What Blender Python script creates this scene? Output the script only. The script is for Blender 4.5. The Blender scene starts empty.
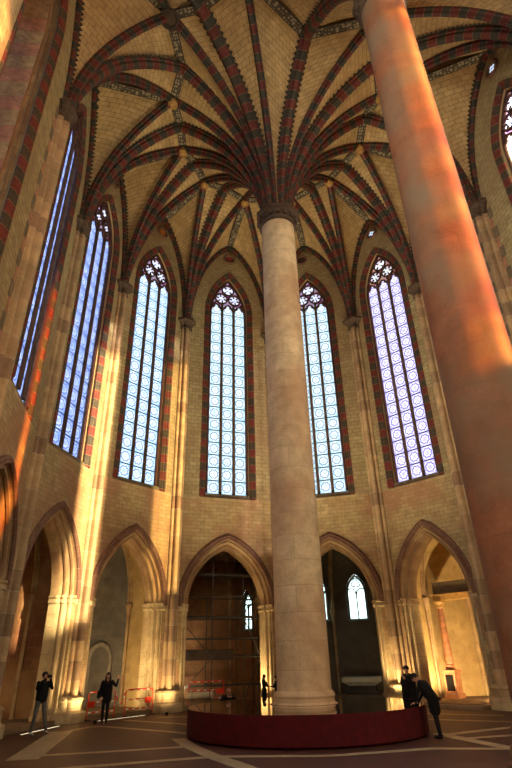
import bpy, bmesh, math, random
from mathutils import Vector, Matrix
random.seed(7)
D = bpy.data
COL = bpy.context.scene.collection
SC = bpy.context.scene
pi = math.pi

# ------------------------------------------------------------------ camera, world, sun, exposure
PITCH, ROLL, EYE = .496, -.025, 2.0
fw = Vector((0, math.cos(PITCH), math.sin(PITCH)))
up0 = Vector((0, -math.sin(PITCH), math.cos(PITCH)))
rt0 = Vector((1, 0, 0))
rt = math.cos(ROLL) * rt0 + math.sin(ROLL) * up0
up = -math.sin(ROLL) * rt0 + math.cos(ROLL) * up0
cd = D.cameras.new('camera'); cd.sensor_fit = 'VERTICAL'; cd.sensor_height = 36; cd.sensor_width = 24
cd.lens = 511.0 / 768 * 36; cd.clip_start = .1; cd.clip_end = 300
cam = D.objects.new('camera', cd); COL.objects.link(cam)
m = Matrix((rt, up, -fw)).transposed().to_4x4(); m.translation = Vector((0, 0, EYE)); cam.matrix_world = m
SC.camera = cam
SC.view_settings.view_transform = 'Standard'
SC.view_settings.look = 'None'
SC.view_settings.gamma = 1
SC.view_settings.use_curve_mapping = False
SC.view_settings.exposure = 0.85
SKY_STRENGTH = 12.0
SUN_STRENGTH = 19.0
W_ = D.worlds.new('sky'); SC.world = W_; W_.use_nodes = True
bg = W_.node_tree.nodes['Background']; bg.inputs[0].default_value = (.90, .95, 1.0, 1); bg.inputs[1].default_value = SKY_STRENGTH
sun = D.lights.new('sun', 'SUN'); sun.energy = SUN_STRENGTH; sun.color = (1.0, .84, .58); sun.angle = math.radians(1.5)
so = D.objects.new('sun', sun); COL.objects.link(so)
SUN_DIR = Vector((-.83, .56, -.26)).normalized()
so.rotation_euler = SUN_DIR.to_track_quat('-Z', 'Y').to_euler()
so.location = (40, -25, 40)

# ------------------------------------------------------------------ helpers
def lin(h):
    h = h.lstrip('#'); c = [int(h[i:i + 2], 16) / 255 for i in (0, 2, 4)]
    return tuple(((x / 12.92) if x <= .04045 else ((x + .055) / 1.055) ** 2.4) for x in c) + (1,)

def tag(o, label=None, cat=None, group=None, kind=None):
    if label: o['label'] = label
    if cat: o['category'] = cat
    if group: o['group'] = group
    if kind: o['kind'] = kind
    return o

def empty(name, loc, rz=0, **k):
    o = D.objects.new(name, None); COL.objects.link(o); o.location = loc; o.rotation_euler = (0, 0, rz)
    o.empty_display_size = .2
    return tag(o, **k)

class MB:
    def __init__(s): s.v = []; s.f = []; s.uv = []; s.mi = []
    def face(s, pts, uvs=None, mi=0):
        b = len(s.v); s.v += [tuple(p) for p in pts]; s.f.append(list(range(b, b + len(pts))))
        s.uv.append(uvs or [(p[0] + p[1], p[2]) for p in pts]); s.mi.append(mi)
    def grid(s, rows, uv=None, mi=0, close=False):
        b = len(s.v); n = len(rows[0])
        for r in rows: s.v += [tuple(p) for p in r]
        for i in range(len(rows) - 1):
            for j in range(n - (0 if close else 1)):
                k = (j + 1) % n
                s.f.append([b + i * n + j, b + i * n + k, b + (i + 1) * n + k, b + (i + 1) * n + j])
                if uv:
                    uk = uv[i][j + 1] if j + 1 < len(uv[i]) else uv[i][0]
                    uk2 = uv[i + 1][j + 1] if j + 1 < len(uv[i]) else uv[i + 1][0]
                    s.uv.append([uv[i][j], uk, uk2, uv[i + 1][j]])
                else:
                    q = [rows[i][j], rows[i][k], rows[i + 1][k], rows[i + 1][j]]
                    s.uv.append([(p[0] + p[1], p[2]) for p in q])
                s.mi.append(mi if isinstance(mi, int) else mi(i, j))
    def box(s, c, size, rz=0, mi=0, taper=1.0):
        x, y, z = [a / 2 for a in size]; ca, sa = math.cos(rz), math.sin(rz)
        def P(i, j, k):
            t = taper if k > 0 else 1
            px, py = i * x * t, j * y * t
            return (c[0] + px * ca - py * sa, c[1] + px * sa + py * ca, c[2] + k * z)
        for q in ([(-1, -1), (1, -1)], [(1, -1), (1, 1)], [(1, 1), (-1, 1)], [(-1, 1), (-1, -1)]):
            (a, b), (e, g) = q
            L = size[0] if b == g else size[1]
            s.face([P(a, b, -1), P(e, g, -1), P(e, g, 1), P(a, b, 1)], [(0, 0), (L, 0), (L, size[2]), (0, size[2])], mi)
        s.face([P(-1, -1, 1), P(1, -1, 1), P(1, 1, 1), P(-1, 1, 1)], [(0, 0), (size[0], 0), (size[0], size[1]), (0, size[1])], mi)
        s.face([P(-1, 1, -1), P(1, 1, -1), P(1, -1, -1), P(-1, -1, -1)], [(0, 0), (size[0], 0), (size[0], size[1]), (0, size[1])], mi)
    def sweep(s, path, sides, ups, sec, closed=True, scale=None, mi=0, caps=True, vstart=0):
        """section points (a,b) laid along side and up vectors; uv = (section length, path length)"""
        rows = []; uvs = []; v = vstart
        su = [0]
        pts = sec + [sec[0]] if closed else sec
        for i in range(1, len(pts)): su.append(su[-1] + math.dist(pts[i], pts[i - 1]))
        for i, p in enumerate(path):
            if i: v += (Vector(p) - Vector(path[i - 1])).length
            k = scale[i] if scale else 1
            rows.append([Vector(p) + sides[i] * (a * k) + ups[i] * (b * k) for a, b in sec]); uvs.append([(u, v) for u in su])
        s.grid(rows, uvs, mi, close=closed)
        if caps and closed:
            s.face(rows[0][::-1], None, mi if isinstance(mi, int) else 0); s.face(rows[-1], None, mi if isinstance(mi, int) else 0)
        return v
    def tube(s, path, r, n=8, mi=0):
        P = [Vector(p) for p in path]; sides = []; ups = []
        for i in range(len(P)):
            t = (P[min(i + 1, len(P) - 1)] - P[max(i - 1, 0)]).normalized()
            ref = Vector((0, 0, 1)) if abs(t.z) < .9 else Vector((1, 0, 0))
            a = t.cross(ref).normalized(); sides.append(a); ups.append(a.cross(t).normalized())
        rr = r if isinstance(r, (list, tuple)) else [r] * len(P)
        sec = [(math.cos(2 * pi * k / n), math.sin(2 * pi * k / n)) for k in range(n)]
        s.sweep(P, sides, ups, sec, True, rr, mi)
    def lathe(s, prof, c=(0, 0, 0), n=32, mi=0, ang0=0, cap=True):
        rows = []; uvs = []; v = 0
        for i, (r, z) in enumerate(prof):
            if i: v += math.dist(prof[i], prof[i - 1])
            rows.append([(c[0] + r * math.cos(ang0 + 2 * pi * k / n), c[1] + r * math.sin(ang0 + 2 * pi * k / n), c[2] + z) for k in range(n)])
            rm = max(p[0] for p in prof)
            uvs.append([(2 * pi * rm * k / n, z) for k in range(n + 1)])
        s.grid(rows, uvs, mi, close=True)
        if cap:
            s.face(rows[0][::-1], None, mi if isinstance(mi, int) else 0); s.face(rows[-1], None, mi if isinstance(mi, int) else 0)
    def build(s, name, mats, parent=None, smooth=False, weld=True):
        me = D.meshes.new(name); me.from_pydata(s.v, [], s.f)
        if not isinstance(mats, (list, tuple)): mats = [mats]
        for m in mats: me.materials.append(m)
        uvl = me.uv_layers.new(name='UVMap'); flat = []
        for u in s.uv:
            for a in u: flat += [a[0], a[1]]
        uvl.data.foreach_set('uv', flat)
        me.polygons.foreach_set('material_index', s.mi)
        if weld:
            bm = bmesh.new(); bm.from_mesh(me); bmesh.ops.remove_doubles(bm, verts=bm.verts, dist=1e-5)
            bmesh.ops.recalc_face_normals(bm, faces=bm.faces); bm.to_mesh(me); bm.free()
        if smooth:
            me.polygons.foreach_set('use_smooth', [True] * len(me.polygons))
            me.set_sharp_from_angle(angle=math.radians(38))
        me.update()
        o = D.objects.new(name, me); COL.objects.link(o)
        if parent is not None: o.parent = parent; o.matrix_parent_inverse = Matrix.Identity(4)
        return o

def rel(mb, o):
    """turn world coordinates into an empty's own (translation only)"""
    l = Vector(o.location); mb.v = [tuple(Vector(p) - l) for p in mb.v]; return mb

# ------------------------------------------------------------------ materials
class NB:
    def __init__(s, name, rough=.8, spec=.3):
        s.m = D.materials.new(name); s.m.use_nodes = True; s.t = s.m.node_tree; s.n = s.t.nodes; s.l = s.t.links
        s.b = s.n['Principled BSDF']; s.b.inputs['Roughness'].default_value = rough
        s.b.inputs['Specular IOR Level'].default_value = spec
    def new(s, typ, **k):
        n = s.n.new(typ)
        for a, b in k.items(): setattr(n, a, b)
        return n
    def link(s, a, b): s.l.new(a, b)
    def put(s, sock, v):
        if hasattr(v, 'is_output') or isinstance(v, bpy.types.NodeSocket): s.l.new(v, sock)
        else: sock.default_value = v
    def M(s, op, a, b=0, c=0):
        n = s.new('ShaderNodeMath', operation=op)
        s.put(n.inputs[0], a); s.put(n.inputs[1], b)
        if len(n.inputs) > 2: s.put(n.inputs[2], c)
        return n.outputs[0]
    def mix(s, f, a, b, blend='MIX'):
        n = s.new('ShaderNodeMix', data_type='RGBA', blend_type=blend)
        s.put(n.inputs[0], f); s.put(n.inputs[6], a); s.put(n.inputs[7], b); return n.outputs[2]
    def uv(s):
        n = s.new('ShaderNodeUVMap'); n.uv_map = 'UVMap'; x = s.new('ShaderNodeSeparateXYZ'); s.link(n.outputs[0], x.inputs[0])
        return n.outputs[0], x.outputs[0], x.outputs[1]
    def noise(s, scale, detail=4, vec=None, rough=.55):
        n = s.new('ShaderNodeTexNoise'); n.inputs['Scale'].default_value = scale; n.inputs['Detail'].default_value = detail
        n.inputs['Roughness'].default_value = rough
        if vec is None:
            g = s.new('ShaderNodeNewGeometry'); vec = g.outputs['Position']
        s.link(vec, n.inputs['Vector']); return n.outputs[0]
    def ramp(s, f, stops):
        n = s.new('ShaderNodeValToRGB'); s.put(n.inputs[0], f); e = n.color_ramp.elements
        while len(e) < len(stops): e.new(.5)
        for i, (p, c) in enumerate(stops): e[i].position = p; e[i].color = c
        return n.outputs[0]
    def bump(s, h, st=.3, dist=.02):
        n = s.new('ShaderNodeBump'); n.inputs['Strength'].default_value = st; n.inputs['Distance'].default_value = dist
        s.link(h, n.inputs['Height']); s.link(n.outputs[0], s.b.inputs['Normal'])
    def color(s, c): s.put(s.b.inputs['Base Color'], c)

def plain(name, hexc, rough=.7, var=.25, nscale=3, metal=0, spec=.3):
    b = NB(name, rough, spec); c = lin(hexc); n = b.noise(nscale)
    d = tuple(x * (1 - var) for x in c[:3]) + (1,); e = tuple(min(1, x * (1 + var)) for x in c[:3]) + (1,)
    b.color(b.ramp(n, [(.3, d), (.7, e)])); b.b.inputs['Metallic'].default_value = metal
    return b.m

def stone(name, c1, c2, mort, bw, bh, ms=.012, stain=None, stain_scale=.35, amt=.5, bump=.35, rough=.85, bias=0.0):
    b = NB(name, rough, .2); uv, u, v = b.uv()
    t = b.new('ShaderNodeTexBrick'); t.offset = .5
    b.link(uv, t.inputs['Vector']); t.inputs['Scale'].default_value = 1
    t.inputs['Color1'].default_value = lin(c1); t.inputs['Color2'].default_value = lin(c2); t.inputs['Mortar'].default_value = lin(mort)
    t.inputs['Brick Width'].default_value = bw; t.inputs['Row Height'].default_value = bh; t.inputs['Mortar Size'].default_value = ms
    t.inputs['Mortar Smooth'].default_value = .3; t.inputs['Bias'].default_value = bias
    n1 = b.noise(2.2, 5); n2 = b.noise(stain_scale, 5); n3 = b.noise(14, 3)
    col = b.mix(.6, t.outputs[0], b.ramp(n1, [(.3, (.62, .62, .62, 1)), (.7, (1.25, 1.25, 1.25, 1))]), 'MULTIPLY')
    col = b.mix(.35, col, b.ramp(n3, [(.3, (.7, .7, .7, 1)), (.7, (1.25, 1.25, 1.25, 1))]), 'MULTIPLY')
    if stain:
        f = b.ramp(n2, [(.42, (0, 0, 0, 1)), (.62, (amt, amt, amt, 1))])
        fx = b.new('ShaderNodeSeparateColor'); b.link(f, fx.inputs[0])
        col = b.mix(fx.outputs[0], col, lin(stain))
    b.color(col)
    h = b.M('ADD', b.M('MULTIPLY', t.outputs[1], -1), b.M('MULTIPLY', n3, .5)); b.bump(h, bump, .02)
    return b.m

def rib_mat(name, ca, cb, joint, step=.42, jw=.07, rough=.6, phase=0.0):
    b = NB(name, rough, .35); uv, u, v = b.uv()
    x = b.M('ADD', b.M('DIVIDE', v, step), phase)
    par = b.M('GREATER_THAN', b.M('FRACT', b.M('MULTIPLY', x, .5)), .5)
    jn = b.M('LESS_THAN', b.M('FRACT', x), jw)
    n = b.noise(5, 4); n2 = b.noise(.8, 3)
    col = b.mix(par, lin(ca), lin(cb))
    col = b.mix(.7, col, b.ramp(n, [(.3, (.5, .5, .5, 1)), (.72, (1.45, 1.45, 1.45, 1))]), 'MULTIPLY')
    col = b.mix(.5, col, b.ramp(n2, [(.3, (.6, .6, .6, 1)), (.72, (1.3, 1.25, 1.2, 1))]), 'MULTIPLY')
    col = b.mix(b.M('MULTIPLY', jn, .75), col, lin(joint))
    b.color(col); return b.m

M_wall = stone('painted_ashlar_wall', '#a8986c', '#97865c', '#7c6c48', .42, .24, .016, '#8a6a4c', .3, .45)
M_wall_low = stone('brick_and_stone_wall', '#ae986a', '#9d8659', '#85704c', .46, .2, .012, '#96684c', .5, .6)
M_wall_chapel = stone('chapel_plaster', '#b79a63', '#a88b58', '#b0935e', .8, .4, .006, '#8d6f45', .5, .4, .15)
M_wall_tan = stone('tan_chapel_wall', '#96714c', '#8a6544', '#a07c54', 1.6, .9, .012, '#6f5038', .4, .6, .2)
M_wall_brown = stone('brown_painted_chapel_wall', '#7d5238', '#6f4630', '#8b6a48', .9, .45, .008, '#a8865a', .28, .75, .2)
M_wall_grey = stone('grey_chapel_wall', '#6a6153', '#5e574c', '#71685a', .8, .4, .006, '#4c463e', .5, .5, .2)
M_vault = stone('painted_vault_web', '#c4a672', '#b59864', '#826a44', .5, .26, .016, '#8d6c46', .3, .4, .2, .8)
M_pier = stone('pier_stone', '#c6b082', '#b49e72', '#a08a64', .9, .5, .012, '#967450', .6, .5, .35)
M_shaft = stone('banded_shaft_stone', '#c2a274', '#8a6c52', '#b4a282', 9.0, .72, .015, '#8b7a58', .5, .35, .3, .75)
M_quoin_a = plain('olive_brown_quoin', '#6d5f48', .8); M_quoin_b = plain('pinkish_quoin', '#a8785c', .8)
M_arch = stone('moulded_arch_stone', '#ac9066', '#937450', '#a88e66', .5, .5, .010, '#7e5c42', .8, .5, .3)
M_hood = stone('dark_hood_stone', '#7a5b46', '#6a4a3b', '#93755a', .4, .5, .012, '#5b4034', .8, .5, .3)
M_rib = rib_mat('red_and_green_rib', '#652c22', '#38372b', '#917551', .48, .05)
M_rib_thin = rib_mat('narrow_red_and_green_rib', '#5e2820', '#35352a', '#8a704e', .42, .05, phase=.5)
M_rib_wall = rib_mat('wall_rib_paint', '#5a2a20', '#2e2d24', '#85694a', .45, .05)
M_teeth = plain('dark_painted_teeth', '#403a2c', .8)
M_surround = rib_mat('red_and_olive_window_blocks', '#6e3023', '#453d2c', '#8a7350', .5, .05, .7)
M_reveal_sunlit = rib_mat('sunlit_toned_reveal_blocks', '#a8785a', '#a2895e', '#8a7350', .8, .04, .7)  # window blocks again, with a sunlit tone painted into the colour
M_splay = plain('pale_splay_stone', '#c3a878', .8, .15)
M_sill = plain('grey_sill_stone', '#6e6149', .85)
M_cap = plain('dark_carved_capital', '#4c3c2b', .7, .4, 9)
M_mull = plain('mullion_stone', '#54402f', .8, .2)
M_trac = plain('tracery_stone', '#4a2f28', .8, .35, 4)
M_col_pale = stone('pale_round_column_stone', '#d2ba90', '#c8ae84', '#ae9670', 2.7, .85, .010, '#a0724e', .28, .6, .3, .75)
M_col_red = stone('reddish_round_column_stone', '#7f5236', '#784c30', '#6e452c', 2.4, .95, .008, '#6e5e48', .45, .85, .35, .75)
M_dark = plain('dark_metal', '#26221e', .5, .2, 5, .4)
M_mirrorframe = plain('dark_red_cloth_drum', '#4e0a0c', .9, .25, 6)
M_step = stone('step_stone', '#8d7657', '#7d6648', '#6d5a42', 1.2, .6, .01)

def mirror_mat():
    b = NB('mirror_glass', .02, .5); b.color((.55, .55, .52, 1)); b.b.inputs['Metallic'].default_value = 1; return b.m
M_mirror = mirror_mat()

def band_mat():
    b = NB('painted_ridge_band', .8, .2); uv, u, v = b.uv()
    n = b.new('ShaderNodeTexVoronoi'); n.feature = 'F1'; n.inputs['Scale'].default_value = 5.6; n.inputs['Randomness'].default_value = .45
    b.link(uv, n.inputs['Vector'])
    dot = b.M('LESS_THAN', n.outputs['Distance'], .42)
    col = b.mix(dot, lin('#4e4536'), lin('#8f8468'))
    edge = b.M('GREATER_THAN', b.M('ABSOLUTE', b.M('SUBTRACT', u, .21)), .175)
    col = b.mix(edge, col, lin('#3a3026'))
    b.color(col); return b.m
M_band = band_mat()

def floor_mat():
    b = NB('dark_red_floor_tiles', .55, .35); uv, u, v = b.uv()
    t = b.new('ShaderNodeTexBrick'); b.link(uv, t.inputs['Vector']); t.inputs['Scale'].default_value = 1
    t.inputs['Color1'].default_value = lin('#4c281c'); t.inputs['Color2'].default_value = lin('#3e221a'); t.inputs['Mortar'].default_value = lin('#3c2a20')
    t.inputs['Brick Width'].default_value = .3; t.inputs['Row Height'].default_value = .15; t.inputs['Mortar Size'].default_value = .008
    n = b.noise(1.2, 4)
    col = b.mix(.6, t.outputs[0], b.ramp(n, [(.3, (.6, .6, .6, 1)), (.7, (1.3, 1.3, 1.3, 1))]), 'MULTIPLY')
    b.color(col); return b.m
M_floor = floor_mat()
M_inlay = stone('pale_stone_floor_band', '#9c8b6f', '#8f7e62', '#7a6a50', 1.1, .9, .012, '#94805f', .6, .4, .1, .5)

def glass_mat(name, base, ring, corner, warm=None, dens=1.0, mosaic=('#5b4fa0', '#8d3550', '#c7d6ff')):
    """leaded panels: saddle bars, a circle and star in every panel; upper part a small coloured mosaic"""
    b = NB(name); uv, u, v = b.uv()
    b.n.remove(b.b)
    LW = .80
    lu = b.M('SUBTRACT', b.M('FRACT', b.M('ADD', b.M('DIVIDE', u, .80), .5)), .5)       # -0.5..0.5 in each light
    lv = b.M('SUBTRACT', b.M('FRACT', b.M('DIVIDE', b.M('SUBTRACT', v, 10.5), LW)), .5)
    x = b.M('MULTIPLY', lu, .80); y = b.M('MULTIPLY', lv, LW)
    r = b.M('SQRT', b.M('ADD', b.M('MULTIPLY', x, x), b.M('MULTIPLY', y, y)))
    ang = b.M('ARCTAN2', y, x)
    star = b.M('MULTIPLY', b.M('COSINE', b.M('MULTIPLY', ang, 8)), .025)
    ringm = b.M('LESS_THAN', b.M('ABSOLUTE', b.M('SUBTRACT', b.M('ADD', r, star), .25)), .045)
    ring2 = b.M('LESS_THAN', b.M('ABSOLUTE', b.M('SUBTRACT', r, .10)), .018)
    cen = b.M('LESS_THAN', r, .055)
    cor = b.M('GREATER_THAN', r, .345)
    bar = b.M('GREATER_THAN', b.M('ABSOLUTE', lv), .462)
    dia = b.M('LESS_THAN', b.M('ABSOLUTE', b.M('SUBTRACT', b.M('ABSOLUTE', x), b.M('ABSOLUTE', y))), .014)
    n = b.noise(1.6, 2, uv); n2 = b.noise(7, 1, uv)
    basec = b.mix(b.ramp(n, [(.35, (0, 0, 0, 1)), (.65, (1, 1, 1, 1))]), lin(base[0]), lin(base[1]))
    if warm:
        vc = b.new('ShaderNodeTexVoronoi'); vc.inputs['Scale'].default_value = 1.0; b.link(uv, vc.inputs['Vector'])
        sc = b.new('ShaderNodeSeparateColor'); b.link(vc.outputs['Color'], sc.inputs[0])
        wn = b.new('ShaderNodeTexWhiteNoise'); wn.noise_dimensions = '1D'; b.link(b.M('FLOOR', b.M('DIVIDE', v, .9)), wn.inputs['W'])
        basec = b.ramp(b.M('ADD', b.M('MULTIPLY', wn.outputs['Value'], .75), b.M('MULTIPLY', sc.outputs[0], .25)), [(0, lin(warm[0])), (.35, lin(warm[1])), (.65, lin(warm[2])), (1, lin(warm[3]))])
        basec = b.mix(b.M('LESS_THAN', u, -.41), basec, lin('#ffeec8'))
    c = b.mix(b.M('MULTIPLY', cor, .7), basec, lin(corner))
    c = b.mix(b.M('MULTIPLY', dia, .55), c, lin(ring))
    c = b.mix(b.M('MULTIPLY', ring2, .6), c, lin(ring))
    c = b.mix(b.M('MULTIPLY', ringm, .8), c, lin(ring))
    c = b.mix(b.M('MULTIPLY', cen, .6), c, lin(corner))
    c = b.mix(bar, c, (.01, .01, .012, 1))
    # mosaic in the tracery
    vo = b.new('ShaderNodeTexVoronoi'); vo.inputs['Scale'].default_value = 4.5; b.link(uv, vo.inputs['Vector'])
    s3 = b.new('ShaderNodeSeparateColor'); b.link(vo.outputs['Color'], s3.inputs[0])
    mo = b.ramp(s3.outputs[0], [(0, lin(mosaic[0])), (.35, lin(mosaic[1])), (.6, lin(mosaic[2])), (1, lin('#e8efff'))])
    dx = lambda cx, cz: b.M('SQRT', b.M('ADD', b.M('POWER', b.M('ABSOLUTE', b.M('SUBTRACT', u, cx)), 2), b.M('POWER', b.M('SUBTRACT', v, cz), 2)))
    dmin = b.M('MINIMUM', b.M('MINIMUM', dx(-.47, 24.62), dx(.47, 24.62)), dx(0, 25.42))
    inc = b.M('LESS_THAN', dmin, .40)
    mo = b.mix(b.M('MULTIPLY', b.M('SUBTRACT', 1, inc), .80), mo, b.mix(n2, lin(mosaic[1]), lin('#201018')))
    mo = b.mix(b.M('MULTIPLY', inc, .5), mo, lin('#e6f0ff'))
    mo = b.mix(b.M('MULTIPLY', b.M('LESS_THAN', dmin, .07), .7), mo, lin(mosaic[0]))
    c = b.mix(b.M('GREATER_THAN', v, 24.05), c, mo)
    tr = b.new('ShaderNodeBsdfTransparent')
    if dens != 1.0: c = b.mix(1.0, c, (dens, dens, dens, 1), 'MULTIPLY')
    b.link(c, tr.inputs[0]); out = b.n['Material Output']; b.link(tr.outputs[0], out.inputs[0])
    return b.m
G_blue = glass_mat('deep_blue_leaded_glass', ('#98aee6', '#c8d4f8'), '#2c449c', '#6078c8', dens=.085)
G_cyan = glass_mat('pale_blue_leaded_glass', ('#cfe2f4', '#f0f9ff'), '#3c6cae', '#7cacd8', dens=.085)
G_white = glass_mat('clear_blue_white_leaded_glass', ('#deeff6', '#ffffff'), '#3f7898', '#8cbcd0', dens=.078)
G_violet = glass_mat('violet_white_leaded_glass', ('#e6defa', '#fff6ff'), '#5c4cb0', '#9c90dc', dens=.078, mosaic=('#6a8a3a', '#a03040', '#ffe9a0'))
G_warm = glass_mat('orange_and_red_leaded_glass', ('#ffd070', '#ffb050'), '#d04020', '#f09030', warm=('#ff8a20', '#ffe484', '#8c200c', '#ffa838'), dens=.95)
G_pale = glass_mat('pale_yellow_leaded_glass', ('#fffcf6', '#fff8ea'), '#f4e4c8', '#fcf0dc', dens=.95)
G_tint = glass_mat('thin_yellow_leaded_glass', ('#fff4d4', '#ffecb8'), '#e8c890', '#f8e4b0', dens=.42)
def simple_glass(name, c, line=None):
    b = NB(name); b.n.remove(b.b); uv, u, v = b.uv()
    g = b.M('LESS_THAN', b.M('FRACT', b.M('DIVIDE', v, .5)), .06); tr = b.new('ShaderNodeBsdfTransparent')
    b.link(b.mix(g, lin(c), (.02, .02, .02, 1)), tr.inputs[0]); b.link(tr.outputs[0], b.n['Material Output'].inputs[0]); return b.m
G_chapel = simple_glass('pale_chapel_glass', '#5c6c68')

# ------------------------------------------------------------------ plan of the church (metres, camera above the origin)
C0 = Vector((1.33, 19.5)); CB = Vector((4.70, 9.45)); C2 = Vector((7.7, -.2))
V = {k: Vector(p) for k, p in dict(
    L0=(-7.63, 12.95), A=(-8.90, 19.12), B=(-7.86, 24.02), C=(-4.56, 27.88), D=(1.06, 29.74), E=(6.63, 28.26),
    F=(10.08, 24.82), G=(11.54, 18.66), H=(13.2, 11.9), M=(-6.2, 5.95), H2=(14.75, 5.0), H3=(16.3, -2.0),
    M2=(-4.7, -1.0), M3=(-3.1, -8.0), W=(8.6, -11.0)).items()}
Z_SPR, Z_COLCAP = 21.9, 22.55
Z_T, Z_K, Z_F = 30.0, 29.65, 29.25
BAYS = [  # (key, P, Q, chapel arch?, glass, words for it)
    ('m1', 'M', 'L0', True, G_cyan, 'the window cropped by the left edge'),
    ('s0', 'L0', 'A', True, G_blue, 'the very narrow slanting window'),
    ('s1', 'A', 'B', True, G_blue, 'the deep blue window'),
    ('s2', 'B', 'C', True, G_cyan, 'the pale blue window'),
    ('s3', 'C', 'D', True, G_white, 'the window just left of the pale column'),
    ('s4', 'D', 'E', True, G_white, 'the window just right of the pale column'),
    ('s5', 'E', 'F', True, G_violet, 'the violet window'),
    ('s6', 'F', 'G', True, G_violet, 'the bay hidden behind the red column'),
    ('s7', 'G', 'H', False, G_tint, 'the window cropped at the upper right'),
    ('n1', 'H', 'H2', False, G_pale, 'the first nave window on the right'),
    ('n2', 'H2', 'H3', False, G_warm, 'the second nave window on the right'),
    ('n3', 'H3', 'W', False, G_warm, 'the right window of the end wall'),
    ('n4', 'W', 'M3', False, G_pale, 'the left window of the end wall'),
    ('n5', 'M3', 'M2', False, G_pale, 'the last nave window on the left'),
    ('n6', 'M2', 'M', False, G_pale, 'the middle nave window on the left'),
]

class Bay:
    def __init__(s, P, Q):
        s.P, s.Q = V[P], V[Q]; s.L = (s.Q - s.P).length; s.t = (s.Q - s.P) / s.L; s.n = Vector((-s.t.y, s.t.x)); s.m = s.L / 2
        s.ang = math.atan2(s.t.y, s.t.x)
    def at(s, a, d, z):
        p = s.P + s.t * a + s.n * d; return Vector((p.x, p.y, z))

def arc_pts(w, rise, e=0, n=9):
    """pointed arch from (-w-e,0) over the apex to (w+e,0)"""
    R = (w * w + rise * rise) / (2 * w); c = R - w; R += e
    a1 = math.acos(min(1, c / R)); L = [(-(R * math.cos(a1 * i / n) - c), R * math.sin(a1 * i / n)) for i in range(n + 1)]
    return L + [(-x, z) for x, z in L[-2::-1]]
def arc_z(w, rise, x):
    R = (w * w + rise * rise) / (2 * w); c = R - w; x = abs(x)
    return math.sqrt(max(0, R * R - (x + c) ** 2)) if x < w else 0
WG, WR, WS, WB = 1.28, 3.1, 23.2, 10.5   # window: glass half width, rise, spring height, bottom

def win_loop(e, n=9):
    a = arc_pts(WG, WR, e, n)
    return [(-WG - e, WB - e * .8)] + [(x, z + WS) for x, z in a] + [(WG + e, WB - e * .8)]

# ------------------------------------------------------------------ floor
mb = MB(); mb.face([(-40, -25, 0), (45, -25, 0), (45, 55, 0), (-40, 55, 0)], [(-40, -25), (45, -25), (45, 55), (-40, 55)])
BANDS = [([(-5.95, 15.4), (-6.95, 20.9)], .78), ([(-6.95, 20.7), (-6.35, 22.3), (-5.8, 22.25), (-3.1, 20.2), (-2.3, 19.4)], .28),
         ([(-5.95, 15.75), (-4.2, 16.15), (-2.0, 16.75)], .3), ([(-2.55, 18.3), (-2.0, 16.7), (-1.2, 14.9), (-.35, 13.3)], .42),
         ([(-5.0, 13.7), (-1.2, 14.95), (1.5, 14.65), (4.1, 15.35), (6.0, 15.0)], .32),
         ([(5.1, 18.0), (5.6, 16.2), (6.1, 14.5), (6.6, 12.5)], .42), ([(5.2, 17.8), (8.2, 19.4), (11, 21)], .34),
         ([(5.4, 16.9), (8.6, 17.8), (12, 18.4)], .3), ([(5.8, 22.0), (8.2, 20.6), (11, 18.6)], .3),
         ([(-5.6, 24.4), (-3.2, 22.6), (-2.0, 21.3)], .26), ([(-4.4, 25.2), (-3.2, 25.3), (-1.5, 24.0)], .26),
         ([(5.6, 24.6), (8.8, 22.6)], .26), ([(-4.5, 13.7), (-3.2, 10.0)], .4)]
for i, (pts, w) in enumerate(BANDS):
    z = .004 + .0006 * i
    for a, b in zip(pts, pts[1:]):
        a, b = Vector(a), Vector(b); t = (b - a).normalized(); n = Vector((-t.y, t.x)) * w / 2; a2, b2 = a - t * w * .3, b + t * w * .3; L = (b2 - a2).length
        mb.face([(*(a2 - n), z), (*(b2 - n), z), (*(b2 + n), z), (*(a2 + n), z)], [(0, 0), (L, 0), (L, w), (0, w)], 1)
        z += .0002
o = mb.build('floor', [M_floor, M_inlay]); tag(o, kind='structure')

# ------------------------------------------------------------------ walls of the bays
def arch_dims(b):
    hw = b.m - .55; return hw, 3.4, 4.5

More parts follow.
